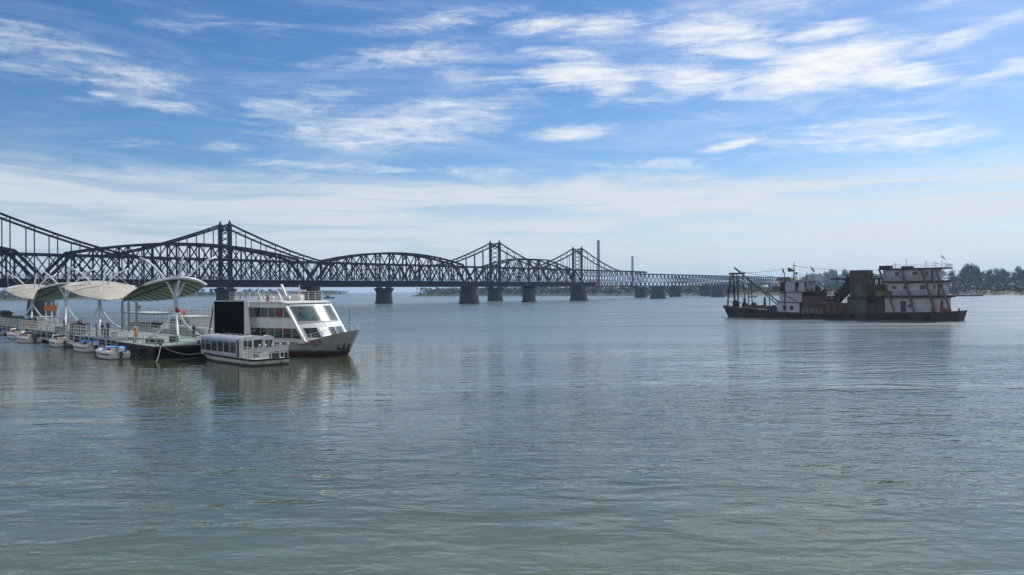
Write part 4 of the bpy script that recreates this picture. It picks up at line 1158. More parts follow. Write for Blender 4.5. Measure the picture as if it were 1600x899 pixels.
# bulkhead across the stern end of the cabin with an open doorway and arched tops
for ya, yb, zt in ((.45, 1.66, 2.66), (-1.66, -.55, 2.70)):
    mb = MB(); top = [((ya + yb) / 2 + (yb - ya) / 2 * math.cos(a), 2.35 + (zt - 2.35) * math.sin(a)) for a in [math.pi * i / 8 for i in range(9)]]
    poly = [(2.5, ya, .6), (2.5, yb, .6)] + [(2.5, y_, z_) for y_, z_ in top]
    mb.prism(poly, (.55, 0, 0)); b = mb.build('bulkhead', WHITE, sm)
    w_ = (yb - ya)
    for f0, f1 in ((.16, .46), (.54, .84)):
        MB().box(2.47, 2.499, ya + w_ * f0, ya + w_ * f1, 1.45, 2.25).build('window', DGLASS, b)
MB().box(2.9, 3.0, -.55, .45, .6, 2.4).build('doorway', GREENC, sm)
for zz in (1.0, 1.35, 1.7, 2.05): MB().box(2.86, 2.898, -.5, .4, zz, zz + .06).build('door_slat', DARKOP, sm)
MB().box(2.55, 3.0, -.549, .449, 2.3, 2.5).build('door_head', WHITE, sm)
MB().box(-.15, 2.48, -1.75, 1.75, .56, .60).build('stern_deck', GREYW, sm)
mb = MB(); railing(mb, [(2.2, 1.72, .6), (-.12, 1.72, .6), (-.12, -1.72, .6), (2.2, -1.72, .6)], 1.12, .9, 2, .035); mb.build('stern_rail', WHITE, sm)
mb = MB(); mb.box(-.17, -.135, -1.7, 1.7, 1.30, 1.66); mb.build('rail_panel', GREYW, sm)
for yy in (-1.7, -.9, -.1, .6, 1.2):
    lm = MB(); lm.bar((-.12, yy, 1.7), (-.12, yy, 1.86), .05); lm.sphere((-.16, yy, 1.93), .12, 8); lm.build('deck_lamp', WHITE, sm, smooth=True)
for yy in (.75, 1.3):
    mb = MB(); mb.box(1.1, 1.55, yy - .2, yy + .2, 1.0, 1.06); mb.box(1.5, 1.56, yy - .2, yy + .2, 1.06, 1.5)
    for dx in (1.12, 1.5):
        for dy in (-.17, .17): mb.bar((dx, yy + dy, .6), (dx, yy + dy, 1.0), .04)
    mb.build('deck_chair', mat('beige_plastic', (.50, .42, .32), None, .6), sm)
mb = MB(); mb.box(.5, .9, -1.2, -.3, .6, 1.15); mb.build('stern_locker', DKGREY, sm)
mb = MB(); mb.box(1.6, 2.1, -.5, .2, .6, 1.05); mb.build('white_locker', WHITE, sm)
for ch, yy in (('丹', .95), ('东', -.95)): text(ch, .40, REDP, sm, (-.20, yy, .31), (R(90), 0, -math.pi / 2), 'port_name')

# ------------------------------------------------------------------ speedboats
SPW = mat('speedboat_gelcoat', (.70, .69, .66), (.62, .61, .58), .3, scale=.8, dirt=(.40, .36, .28), dirt_amt=.2)
SPL = mat('cream_interior', (.66, .60, .48), (.55, .49, .38), .5)
OUTB = mat('outboard_cowl', (.50, .51, .53), (.40, .41, .43), .35)


def speedboat(label, loc, rz, screen=True, covers=None, second=None, engine=OUTB, stripe=DKGREY):
    t = thing('speedboat', label, 'speedboat', loc, rz, 'speedboats moored along the jetty')
    t.scale = (1.2, 1.15, 1.0)
    st = [(0, -.1, .78, .95, .62), (1.2, 1.2, .82, .98, .62), (2.6, 2.7, .66, .90, .70), (3.6, 3.8, .34, .58, .80), (4.0, 4.45, .05, .10, .88)]
    hull(st, 'hull', [SPW, mat('grimy_waterline', (.22, .21, .18), None, .7), SPW], t, zb=-.25, zmid=.12)
    mb = MB()
    for sg in (-1, 1):
        p = [(-.1, sg * .97, .55), (1.2, sg * 1.0, .55), (2.7, sg * .92, .63), (3.8, sg * .6, .73), (4.45, sg * .11, .81)]
        for a, b in zip(p[:-1], p[1:]): mb.bar(a, b, .05, .10)
    mb.build('rubbing_strake', stripe, t)
    # raised coaming round a sunken well
    mb = MB()
    for sg in (-1, 1): mb.loft([[(.0, sg * .95, .63), (.0, sg * .66, .64), (.0, sg * .66, .86), (.0, sg * .88, .82)], [(2.2, sg * .93, .66), (2.2, sg * .66, .67), (2.2, sg * .66, .94), (2.2, sg * .86, .90)]])
    mb.loft([[(2.2, -.93, .66), (2.2, .93, .66), (2.2, .86, .92), (2.2, -.86, .92)], [(3.3, -.70, .74), (3.3, .70, .74), (3.3, .55, .95), (3.3, -.55, .95)], [(4.35, -.1, .86), (4.35, .1, .86), (4.35, .06, .95), (4.35, -.06, .95)]])
    mb.build('foredeck', SPW, t)
    MB().box(.02, 2.18, -.65, .65, .625, .66).build('cockpit_floor', SPL, t)
    for xx in (.35, 1.45):
        mb = MB(); mb.box(xx, xx + .45, -.58, .58, .662, .95); mb.box(xx - .1, xx, -.58, .58, .662, 1.2); mb.build('seat', SPL, t)
    if covers:
        mb = MB(); mb.loft([[(1.35, -.62, .9), (1.35, .62, .9), (1.35, .5, 1.22), (1.35, -.5, 1.22)], [(1.75, -.66, .9), (1.75, .66, .9), (1.75, .55, 1.36), (1.75, -.55, 1.3)], [(2.3, -.6, .93), (2.3, .6, .93), (2.3, .4, 1.1), (2.3, -.4, 1.12)]]); mb.build('seat_cover', covers, t)
    if second:
        mb = MB(); mb.loft([[(.1, -.75, .85), (.1, .2, .85), (.1, .1, 1.2), (.1, -.65, 1.2)], [(.55, -.8, .85), (.55, .25, .85), (.55, .1, 1.38), (.55, -.7, 1.32)], [(1.0, -.7, .85), (1.0, .15, .85), (1.0, .05, 1.1), (1.0, -.6, 1.12)]]); mb.build('engine_cover', second, t)
    if screen:
        fr = MB(); gl = MB()
        bot = [(1.5, -.88, .92), (2.4, -.72, .95), (2.75, 0, .97), (2.4, .72, .95), (1.5, .88, .92)]
        tp = [(1.25, -.80, 1.35), (1.95, -.62, 1.48), (2.2, 0, 1.5), (1.95, .62, 1.48), (1.25, .80, 1.35)]
        fr.tube(tp, .04, 6); 
        for a, b in zip(bot, tp): fr.bar(a, b, .05)
        w = fr.build('windscreen', SPW, t)
        for i in range(4):
            a, b, c, d = [Vector(v) for v in (bot[i], bot[i + 1], tp[i + 1], tp[i])]
            nn = (b - a).cross(d - a).normalized() * .012
            MB().prism([a, b, c, d], nn).build('pane', CGLASS, w)
    mb = MB(); mb.loft([[(-.62, -.20, .86), (-.62, .20, .86), (-.58, .16, 1.24), (-.58, -.16, 1.24)], [(-.2, -.24, .80), (-.2, .24, .80), (-.22, .18, 1.32), (-.22, -.18, 1.32)], [(.0, -.2, .84), (.0, .2, .84), (-.02, .14, 1.2), (-.02, -.14, 1.2)]])
    e = mb.build('outboard_motor', engine, t)
    mb = MB(); mb.box(-.45, -.22, -.09, .09, -.35, .8); mb.box(-.5, -.12, -.16, .16, .5, .62); mb.build('motor_leg', DKGREY, e)
    mb = MB(); mb.tube([(1.2, .45, .66), (1.2, .45, 1.15), (1.2, .45, 1.25)], [.10, .10, .05], 8); mb.build('fire_extinguisher', REDP, t, smooth=True)
    mb = MB()
    for xx in (3.5, 4.2): mb.bar((xx, 0, .95), (xx, 0, 1.02), .08)
    mb.build('cleat', GALV, t)
    return t


sh = math.atan2(.66, -.75)
SB = [((-40.9, 82.9), 0, dict(screen=False, covers=LBLUE, second=BLUE), 'white speedboat with blue covers lying closest to the black jetty hull'),
      ((-49.0, 93.4), .04, dict(screen=False, covers=LBLUE, second=BLUE), 'white speedboat with blue covers second along from the black jetty hull'),
      ((-58.0, 103.0), -.10, dict(stripe=DKGREY), 'white speedboat with a framed windscreen beside the two blue-covered ones'),
      ((-67.3, 112.0), .06, dict(engine=mat('dark_cowl', (.03, .035, .06), None, .4), second=mat('navy_cover', (.02, .025, .06), None, .7)), 'white speedboat with a dark engine cover and windscreen'),
      ((-75.5, 122.5), .02, dict(), 'white speedboat with open cream interior and windscreen, farther up the row'),
      ((-85.5, 132.0), .05, dict(screen=False, covers=BLUE, second=BLUE), 'speedboat under deep blue covers at the far end of the row')]
for (x, y), dr, kw, lb in SB: speedboat(lb, (x, y, 0), sh + dr, **kw)

# ------------------------------------------------------------------ boats moored behind the jetty
pb = thing('patrol_boat', 'pale grey cabin boat with orange lifebuoys on its roof moored behind the jetty', 'boat', jw(38, 17.0, 0), JRZ)
hull([(-9, -9, 2.0, 2.2, 1.3), (0, 0, 2.1, 2.3, 1.3), (6, 6.4, 1.3, 1.9, 1.6), (8.5, 9.6, .1, .2, 2.0)], 'hull', [GREYW, BLACK, DECKG], pb)
MB().box(-6, 2.5, -1.7, 1.7, 1.31, 3.3).build('cabin', GREYW, pb)
MB().box(-6.4, 3.0, -1.95, 1.95, 3.302, 3.42).build('roof', WHITE, pb)
for xx in (-5.2, -3.9, -2.6, -1.3, 0, 1.3):
    for sg in (-1, 1): MB().box(xx, xx + .8, sg * 1.70 - .03, sg * 1.70 + .03, 2.2, 3.0).build('window', DGLASS, pb)
for xx in (-4.2, -.8):
    MB().box(xx - .35, xx + .35, -1.74, 1.74, 1.35, 2.15).build('door', DARKOP, pb)
mb = MB(); railing(mb, [(-6, -1.8, 3.42), (2.5, -1.8, 3.42), (2.5, 1.8, 3.42), (-6, 1.8, 3.42)], .95, 1.2, 2, .03); mb.build('roof_rail', WHITE, pb)
LBU = mat('lifebuoy_orange', (.75, .16, .06), None, .6)
for i, xx in enumerate((-4.4, -2.8, -1.2, .6)):
    o = MB().ring((0, 0, 0), .32, .10, 'y', 16, 7).build('lifebuoy', LBU, None, loc=jw(38 + xx, 17.0 - 1.95, 3.95), rot=(0, 0, JRZ), smooth=True)
    tag(o, ['orange lifebuoy on the cabin boat rail, nearest the jetty end', 'orange lifebuoy second on the cabin boat rail', 'orange lifebuoy third on the cabin boat rail', 'orange lifebuoy on the cabin boat rail farthest from the jetty end'][i], 'lifebuoy', 'lifebuoys on the cabin boat roof rail')
mb = MB(); mb.bar((-1, 0, 3.42), (-1, 0, 5.2), .06); mb.bar((-1, -.6, 4.8), (-1, .6, 4.8), .05); mb.build('mast', GALV, pb)

gb = thing('awning_boat', 'passenger boat with a flat green awning and white railings behind the jetty', 'boat', jw(56, 17.0, 0), JRZ)
hull([(-10, -10, 2.0, 2.3, 1.2), (0, 0, 2.1, 2.4, 1.2), (7, 7.4, 1.2, 1.9, 1.5), (9.5, 10.6, .1, .2, 1.9)], 'hull', [GREYW, BLACK, DECKG], gb)
MB().box(-8, 6, -2.2, 2.2, 3.45, 3.62).build('awning', GREENC, gb)
MB().box(-8.1, 6.1, -2.25, 2.25, 3.622, 3.70).build('awning_top', GREYW, gb)
for xx in (-7.8, -5.5, -3.2, -.9, 1.4, 3.7, 5.8):
    for sg in (-1, 1): MB().bar((xx, sg * 2.1, 1.2), (xx, sg * 2.1, 3.45), .09).build('post', WHITE, gb)
mb = MB(); railing(mb, [(-8, -2.15, 1.2), (6, -2.15, 1.2)], 1.0, .8, 2, .03); railing(mb, [(-8, 2.15, 1.2), (6, 2.15, 1.2)], 1.0, .8, 2, .03); mb.build('railing', WHITE, gb)
mb = MB(); railing(mb, [(-8, -2.15, 3.7), (6, -2.15, 3.7), (6, 2.15, 3.7), (-8, 2.15, 3.7)], 1.0, 1.6, 3, .02); mb.build('upper_rail', RAILW, gb)
for xx in (-6, -3.6, -1.2, 1.2, 3.6): MB().box(xx, xx + .5, -1.7, 1.7, 1.22, 1.9).build('bench', BROWN, gb)
mb = MB(); mb.bar((0, 1.4, 3.7), (0, 1.4, 4.5), .12); mb.bar((-.7, 1.4, 4.7), (.5, 1.4, 4.5), .28); mb.sphere((.35, 1.4, 4.6), .26, 8); mb.build('searchlight', DKGREY, gb)

gg = thing('green_bow_boat', 'pale green boat bow with a thin rail showing beside the black screen', 'boat', (-42.5, 114.0, -.6), R(200))
hull([(-8, -8, 2.0, 2.2, 2.2), (0, 0, 2.0, 2.2, 2.3), (3, 3.6, 1.2, 1.7, 2.7), (5, 6.2, .1, .3, 3.1)], 'hull', [mat('pale_green_hull', (.34, .40, .33), (.28, .33, .28), .6, dirt=(.2, .18, .14), dirt_amt=.3, streak=True), BLACK, DECKG], gg)
mb = MB(); railing(mb, [(-7, 2.0, 2.2), (0, 2.0, 2.3), (3.5, 1.5, 2.7), (6, .2, 3.1)], .9, 1.4, 2, .03); mb.build('rail', RAILW, gg)
MB().box(-7.5, -3, -1.6, 1.6, 2.25, 4.2).build('cabin', GREYW, gg)

for i, (a, c) in enumerate([(20, 13.2), (15, 13.0), (10, 13.3)]):
    t = thing('moored_launch', ['small open launch with a cream well behind the far jetty railing, farthest of three', 'small open launch behind the far jetty railing, between two like it', 'small open launch behind the far jetty railing, nearest the screen'][i], 'boat', jw(a, c, 0), JRZ + .1 * i, 'launches behind the jetty')
    hull([(-2.2, -2.3, .7, .9, .8), (0, 0, .8, 1.0, .8), (1.6, 1.7, .4, .7, .95), (2.3, 2.7, .05, .1, 1.1)], 'hull', [WHITE, BLACK, SPL], t, zb=-.3, zmid=.1)
    mb = MB(); mb.box(-.4, .9, -.55, .55, .82, 1.9); mb.build('wheelhouse', GREYW, t)
    MB().box(-.5, 1.0, -.62, .62, 1.902, 1.98).build('roof', WHITE, t)
    MB().box(-.1, .6, -.57, .57, 1.35, 1.75).build('window', DGLASS, t)
    mb = MB(); railing(mb, [(-2.1, -.8, .8), (-.5, -.85, .8)], .7, .8, 2, .03); railing(mb, [(-2.1, .8, .8), (-.5, .85, .8)], .7, .8, 2, .03); mb.build('rail', WHITE, t)

# ------------------------------------------------------------------ boats far out
fb = thing('far_motorboat', 'dark low motorboat far out on the open water past the ferry', 'boat', (px(513, 880), 880, 0), R(10))
hull([(-6, -6, 1.8, 2.0, 1.2), (2, 2, 1.8, 2.0, 1.3), (6, 7.5, .1, .3, 1.9)], 'hull', [DKGREY, BLACK, DKGREY], fb)
MB().loft([[(-3.5, -1.5, 1.2), (-3.5, 1.5, 1.2), (-3, 1.2, 3.2), (-3, -1.2, 3.2)], [(2.5, -1.5, 1.3), (2.5, 1.5, 1.3), (1, 1.2, 3.3), (1, -1.2, 3.3)]]).build('cabin', mat('blue_grey_cabin', (.10, .13, .18), None, .6), fb)
MB().box(-3, 1.4, -1.4, 1.4, 3.32, 3.45).build('roof', DKGREY, fb)
bg = thing('flat_barge', 'low dark barge with white deck fittings near the grassy bank', 'barge', (px(1516, 600), 600, 0), R(-4))
hull([(-9, -9.6, 2.2, 2.5, 1.1), (0, 0, 2.4, 2.6, 1.0), (7.5, 9, 1.4, 1.9, 1.3)], 'hull', [DKGREY, BLACK, DKGREY], bg)
MB().box(-5.5, -1.0, -1.5, 1.5, 1.05, 1.7).build('cargo', WHITE, bg)
MB().box(1.0, 3.2, -1.2, 1.2, 1.05, 2.9).build('cabin', OLDW, bg)
MB().bar((4.5, 0, 1), (4.5, 0, 3.4), .2).build('post', DKGREY, bg)
MB().box(5.3, 6.8, -1.0, 1.0, 1.1, 1.9).build('locker', OLDW, bg)
sk = thing('skiff', 'tiny dark skiff on the water beside the dredger bow frames', 'boat', (px(1176, 640), 640, 0), R(5))
hull([(-3, -3.2, .9, 1.1, .8), (1, 1, .9, 1.1, .8), (3, 3.8, .1, .2, 1.2)], 'hull', [DKGREY, BLACK, DKGREY], sk)

# ------------------------------------------------------------------ dredger (local x from bow to stern, y away from us)
DXY = (52.0, 192)
dr = thing('bucket_dredger', 'rusty dredger with bow frames, stepped conveyor, tall hopper and white three-deck house', 'dredger', DXY + (0,), math.atan2(-.6608, .7506))
rings = []
for xw, xd, w_, zt in [(-.5, -2.0, 2.2, 2.9), (2.2, 1.6, 1.0, 2.45), (6, 6, .25, 2.05), (11, 11, 0, 1.6), (18, 18, 0, 1.28), (30, 30, 0, 1.32), (36, 36, 0, 1.62), (44, 44, 0, 1.75), (47.5, 47.5, .05, 1.9), (49.4, 50.0, .3, 2.12)]:
    rings.append([(xd, w_, zt), (xw + (xd - xw) * .2, w_ + .25, .35), (xw, w_ + .3, -.5), (xw, 9.7 - w_, -.5), (xw + (xd - xw) * .2, 9.75 - w_, .35), (xd, 10 - w_, zt)])
MB().loft(rings).build('hull', RUST, dr)
mb = MB()
for a, b in zip(rings[3:-1], rings[4:]): mb.bar((a[0][0], a[0][1] - .06, a[0][2] - .12), (b[0][0], b[0][1] - .06, b[0][2] - .12), .14, .22)
mb.build('rubbing_strake', RUST2, dr)
for xx in (12.5, 15, 17.5, 20.2, 23, 26, 29, 32.5, 36.5, 40, 44): mb = MB(); mb.ring((xx, -.2, .75), .36, .14, 'y', 14, 7); mb.build('tyre_fender', RUBBER, dr, smooth=True)
dr.scale = (1, .6, 1)
# bow frames
DKS = mat('dark_rust_steel', (.030, .023, .022), (.02, .017, .017), .8)


def ladder_frame(x0, x1, t0, t1, y, z0, z1, rungs=6, w=.17):
    mb = MB(); mb.bar((x0, y, z0), (t0, y, z1), w); mb.bar((x1, y, z0), (t1, y, z1), w)
    for i in range(1, rungs + 1):
        f = i / (rungs + .6); mb.bar((x0 + (t0 - x0) * f, y, z0 + (z1 - z0) * f), (x1 + (t1 - x1) * f, y, z0 + (z1 - z0) * f), .09)
    return mb.build('ladder_frame', DKS, dr)


ladder_frame(-1.0, 1.0, -.05, .45, 2.6, 2.5, 10.6); ladder_frame(2.0, 4.0, 2.35, 3.15, 2.2, 2.4, 10.6)
ladder_frame(-1.0, 1.0, -.05, .45, 3.6, 2.5, 10.6)
ladder_frame(4.35, 5.5, 4.55, 5.1, 3.0, 2.2, 8.2)
mb = MB(); mb.box(-.3, 3.5, 2.1, 2.5, 10.4, 10.75); mb.box(-.3, 3.5, 3.4, 3.8, 10.4, 10.75); mb.bar((1.2, 2.3, 10.5), (1.2, 3.5, 10.5), .4); mb.build('top_beam', DKS, dr)
for yy in (2.3,):
    MB().bar((1.1, yy, 2.4), (1.0, yy, 10.5), .26).build('upright', DKS, dr); MB().bar((2.0, yy, 2.4), (1.75, yy, 10.5), .22).build('upright', DKS, dr)
mb = MB(); mb.bar((.3, 5, 12.0), (1.7, 5, 11.0), .35); mb.bar((1.5, 4.7, 11.1), (12.3, 3.6, 3.3), .26); mb.bar((3.2, 5.3, 9.6), (11.6, 4.4, 2.7), .22)
for i in range(9):
    f = (i + .5) / 9; mb.bar((3.4 + 8.0 * f, 4.6, 9.75 - 6.0 * f), (3.3 + 8.0 * f, 5.1, 9.3 - 6.0 * f), .1)
mb.build('boom', DKS, dr)
MB().tube([(8.5, 3, 1.7), (8.5, 3, 4.9)], [.42, .25], 9).build('bollard_post', RUSTG, dr)
MB().bar((9.6, 3.4, 1.6), (9.6, 3.4, 4.8), .2).build('upright', DKS, dr)
for xx, yy, r_ in ((.7, 5, .75), (3.2, 4.2, .6), (5.0, 6.0, .55)):
    mb = MB(); zz = 3.1 if xx < 2 else 2.75; mb.tube([(xx, yy - .8, zz + .3), (xx, yy + .8, zz + .3)], r_, 12); mb.box(xx - .6, xx + .6, yy - 1, yy + 1, zz - 1.0, zz); mb.build('winch', DKS, dr)
mb = MB(); mb.box(3.4, 3.9, 2.0, 2.6, 3.8, 4.6); mb.bar((3.65, 2.3, 2.2), (3.65, 2.3, 3.8), .12); mb.build('control_box', DKS, dr)
mb = MB(); mb.loft([[(2.8, .9, 2.42), (2.8, 9, 2.42), (2.8, 9, 2.5), (2.8, .9, 2.5)], [(9.5, .4, 1.78), (9.5, 9.5, 1.78), (9.5, 9.5, 2.0), (9.5, .4, 2.0)]]); mb.build('bow_plate', mat('pale_worn_steel', (.30, .26, .23), (.20, .16, .14), .6), dr)
for xx, yy, m_ in ((4.6, 2, RUST2), (5.4, 3.2, DKS), (6.3, 2.2, RUST2), (7.2, 3.6, OCHRE), (10.4, 3.0, mat('blue_tarp', (.045, .06, .075), None, .8)), (6.8, 6.6, DKS)):
    mb = MB(); mb.box(xx - .45, xx + .5, yy - .5, yy + .5, 1.7, 2.75); mb.box(xx - .2, xx + .8, yy - .2, yy + .7, 1.9, 2.95); mb.build('deck_gear', m_, dr)
mb = MB(); mb.loft([[(9.0, 2.4, 1.7), (9.0, 6, 1.7), (9.0, 5.6, 2.9), (9.0, 2.8, 2.9)], [(11.6, 2.4, 1.5), (11.6, 6, 1.5), (11.6, 5.6, 2.5), (11.6, 2.8, 2.5)]]); mb.build('tarpaulin', mat('blue_tarp', (.045, .06, .075), None, .8), dr)

# forward wheelhouse block
fw = MB(); fw.box(12.05, 17.2, 1.0, 9, 1.4, 3.60); fw.build('lower_cabin', OLDW, dr)
MB().box(12.5, 17.7, 1.3, 8.7, 3.76, 6.0).build('middle_cabin', OLDW, dr)
MB().box(11.9, 18.1, .7, 9.3, 3.602, 3.758).build('cabin_deck', RUST2, dr)
MB().loft([[(12.5, 1.3, 6.12), (12.5, 8.7, 6.12), (12.1, 8.7, 8.55), (12.1, 1.3, 8.55)], [(18.6, 1.3, 6.12), (18.6, 8.7, 6.12), (19.4, 8.7, 8.55), (19.4, 1.3, 8.55)]]).build('wheelhouse', OLDW, dr)
MB().box(11.2, 20.6, .5, 9.5, 6.002, 6.118).build('bridge_wing', OCHRE, dr)
mb = MB(); mb.loft([[(11.5, .6, 8.6), (11.5, 9.4, 8.6), (12.2, 8.6, 9.45), (12.2, 1.4, 9.45)], [(15.5, .6, 8.6), (15.5, 9.4, 8.6), (14.8, 8.6, 9.5), (14.8, 1.4, 9.5)]]); mb.build('awning', OCHRE, dr)
MB().box(15.502, 20.9, .6, 9.4, 8.56, 8.75).build('wheelhouse_roof', OLDW, dr)
mb = MB(); railing(mb, [(15.6, .7, 8.75), (20.8, .7, 8.75), (20.8, 9.3, 8.75)], 1.15, .55, 2, .03); mb.build('roof_rail', RAILW, dr)
mb = MB(); railing(mb, [(16.9, .55, 6.12), (20.5, .55, 6.12), (20.5, 9.4, 6.12)], 1.1, .5, 3, .03); mb.build('wing_rail', RAILW, dr)
MB().box(11.2, 12.9, .45, .52, 6.12, 7.3).build('wing_dodger', OCHRE, dr)
for x0, x1, z0, z1, y in ((12.75, 13.75, 6.15, 8.3, 1.29), (16.2, 17.1, 6.15, 8.2, 1.29), (18.4, 18.9, 6.4, 8.3, 1.29)): MB().box(x0, x1, y - .06, y - .002, z0, z1).build('door', DARKOP, dr)
for x0, x1 in ((14.2, 15.6),): MB().box(x0, x1, 1.24, 1.298, 6.9, 7.9).build('window', mat('grey_blue_pane', (.30, .34, .42), None, .3), dr)
for x0, x1 in ((13.4, 14.2), (15.0, 15.8)): MB().box(x0, x1, .94, .998, 1.9, 2.9).build('window', DARKOP, dr)
for x0, x1 in ((15.5, 16.3), (16.6, 17.3)): MB().box(x0, x1, 1.24, 1.298, 4.3, 5.4).build('window', mat('grey_blue_pane', (.30, .34, .42), None, .3), dr)
mb = MB(); mb.bar((13.0, 1.2, 5.9), (16.8, 1.2, 3.8), .3, .12); mb.build('stair', OCHRE, dr)
o = MB().ring((0, 0, 0), .30, .09, 'y', 16, 7).build('lifebuoy', LBU, None, loc=(DXY[0] + .7506 * 12.55 + .6608 * .88, DXY[1] - .6608 * 12.55 + .7506 * .88, 2.9), rot=(0, 0, math.atan2(-.6608, .7506)), smooth=True)
tag(o, 'orange lifebuoy on the lower cabin wall of the dredger', 'lifebuoy')
mb = MB(); mb.tube([(15.35, 4, 8.75), (15.35, 4, 12.9)], [.2, .06], 8); mb.bar((14.7, 4, 12.1), (16.0, 4, 12.1), .08); mb.bar((15.0, 4, 10.4), (15.9, 4, 10.4), .08); mb.sphere((15.9, 4, 10.3), .3, 8); mb.bar((15.35, 4, 9.9), (16.1, 4, 9.3), .1); mb.build('mast', DKS, dr)
mb = MB(); mb.tube([(13.85, .9, 1.6), (13.85, .9, 10.4), (13.7, .9, 10.65)], .10, 7); mb.build('vent_pipe', DKS, dr)
mb = MB(); mb.tube([(18.7, 2.0, 8.75), (18.7, 2.0, 9.9)], [.24, .2], 8); mb.tube([(18.75, 2, 9.9), (18.75, 2, 10.5)], [.10, .08], 7); mb.build('exhaust_pipe', DKS, dr)
MB().box(18.0, 18.45, 1.2, 1.6, 8.752, 9.5).build('orange_locker', ORANGE, dr)
FLG = mat('faded_dark_flag', (.10, .045, .045), (.06, .035, .04), .9)


def flag(x, z, pts, y=3.0, x_pole=None, z0=8.75):
    f = MB().bar((x, y, z0), (x, y, z), .05).build('flag_staff', RAILW, dr)
    mb = MB(); mb.prism([(a, y + .05 * math.sin(3 * a), b) for a, b in pts], (0, .03, 0)); mb.build('flag', FLG, f)


flag(12.83, 11.8, [(12.86, 11.7), (13.25, 11.0), (13.1, 10.55), (12.88, 10.4)], z0=9.4)
flag(15.2, 11.75, [(15.15, 11.15), (13.9, 11.75), (13.87, 10.7), (15.15, 10.75)], z0=8.76, y=4.0)
flag(19.45, 11.9, [(19.5, 11.85), (20.5, 10.5), (20.0, 10.6), (19.6, 11.0)])

# machinery and hopper amidships
mb = MB(); mb.box(17.8, 22.8, 1.0, 9, 1.25, 5.1); mb.build('engine_casing', RUST2, dr)
mb = MB(); mb.tube([(20.7, 2, 5.9), (20.7, 7, 5.9)], 1.25, 14); mb.tube([(19.3, 2.4, 5.5), (19.3, 6.4, 5.5)], .8, 12); mb.tube([(21.2, 1.8, 6.9), (21.2, 3, 6.9)], .6, 10); mb.build('cable_drum', DKS, dr)
mb = MB(); mb.bar((22.0, 2, 4.4), (22.4, 2, 6.6), .25); mb.bar((23.0, 2, 4.0), (22.4, 2, 6.6), .2); mb.bar((22.0, 6, 4.4), (22.4, 6, 6.6), .25); mb.bar((22.4, 2, 6.5), (22.4, 6, 6.5), .3); mb.bar((21.3, 2, 5), (22.3, 2, 6.2), .18); mb.build('drum_frame', DKS, dr)
mb = MB(); mb.box(22.8, 35.3, .5, 9.5, 1.2, 3.55); mb.build('hopper_side', RUST2, dr)
mb = MB()
for i in range(9): mb.box(23.0 + 1.35 * i, 23.14 + 1.35 * i, .40, .498, 1.35, 3.5)
mb.box(22.9, 35.2, .42, .498, 3.35, 3.5); mb.build('hopper_rib', RUST, dr)
MB().box(22.0, 25.3, .6, 3, 3.552, 3.66).build('walkway', mat('pale_worn_steel', (.30, .26, .23), None, .6), dr)
# stepped bucket conveyor
mb = MB(); stp = 8
lower = [(23.6, 3.56), (25.2, 3.56), (28.2, 6.7), (28.2, 9.3)]
mb.prism([(x, 3.0, z) for x, z in [(23.4, 3.57), (25.3, 3.57), (28.2, 6.9), (28.2, 9.2), (27.5, 8.6)]], (0, 4, 0))
mb.build('conveyor_truss', RUST, dr)
for i in range(stp):
    x0 = 23.5 + i * .58; z0 = 3.9 + i * .70
    mb = MB(); mb.prism([(x, 2.8, z) for x, z in [(x0 - .25, z0 + .55), (x0 + .9, z0 + .60), (x0 + 1.2, z0 - .1), (x0 + .35, z0 - .1)]], (0, 4.4, 0)); mb.build('bucket', DKS, dr)
mb = MB(); mb.box(28.15, 31.9, 2.0, 8.2, 3.4, 10.7); mb.build('hopper_tower', RUST2, dr)
mb = MB(); mb.box(29.2, 31.0, 1.86, 1.998, 1.3, 9.8); mb.box(28.4, 28.7, 1.86, 1.998, 3.6, 10.5); mb.box(31.4, 31.7, 1.86, 1.998, 3.6, 10.5); mb.build('tower_plate', RUSTG, dr)
mb = MB(); mb.box(27.9, 32.1, .42, 2.6, 1.25, 5.0); mb.build('tower_base', RUST, dr)
mb = MB(); mb.box(28.0, 31.95, .36, .418, 1.3, 4.3); mb.build('base_plate', RUSTG, dr)
mb = MB(); mb.tube([(23.6, 4.5, 8.86), (35.0, 4.5, 8.86)], .17, 8)
mb.bar((25.0, 4.5, 8.8), (25.0, 4.5, 6.9), .14); mb.box(24.8, 25.3, 4.2, 4.8, 8.7, 9.15)
for xx in (27.1, 32.3, 34.7): mb.bar((xx, 4.5, 8.8), (xx, 4.5, 9.8), .2); mb.bar((xx - .5, 4.5, 9.75), (xx + .5, 4.5, 9.75), .2)
mb.bar((32.0, 4.5, 9.3), (33.6, 4.5, 9.35), .2); mb.build('discharge_pipe', DKS, dr)
mb = MB(); mb.box(31.9, 35.2, 1.2, 8.8, 3.5, 7.5); mb.build('pump_house', RUST, dr)
MB().box(33.6, 36.9, .5, 1.19, 5.0, 6.1).build('brown_locker', OCHRE, dr)
mb = MB(); mb.box(31.95, 34.4, .9, 1.195, 3.6, 3.75); mb.tube([(32.5, .9, 4.4), (33.4, .9, 4.4)], .4, 10); mb.build('pump', DKS, dr)

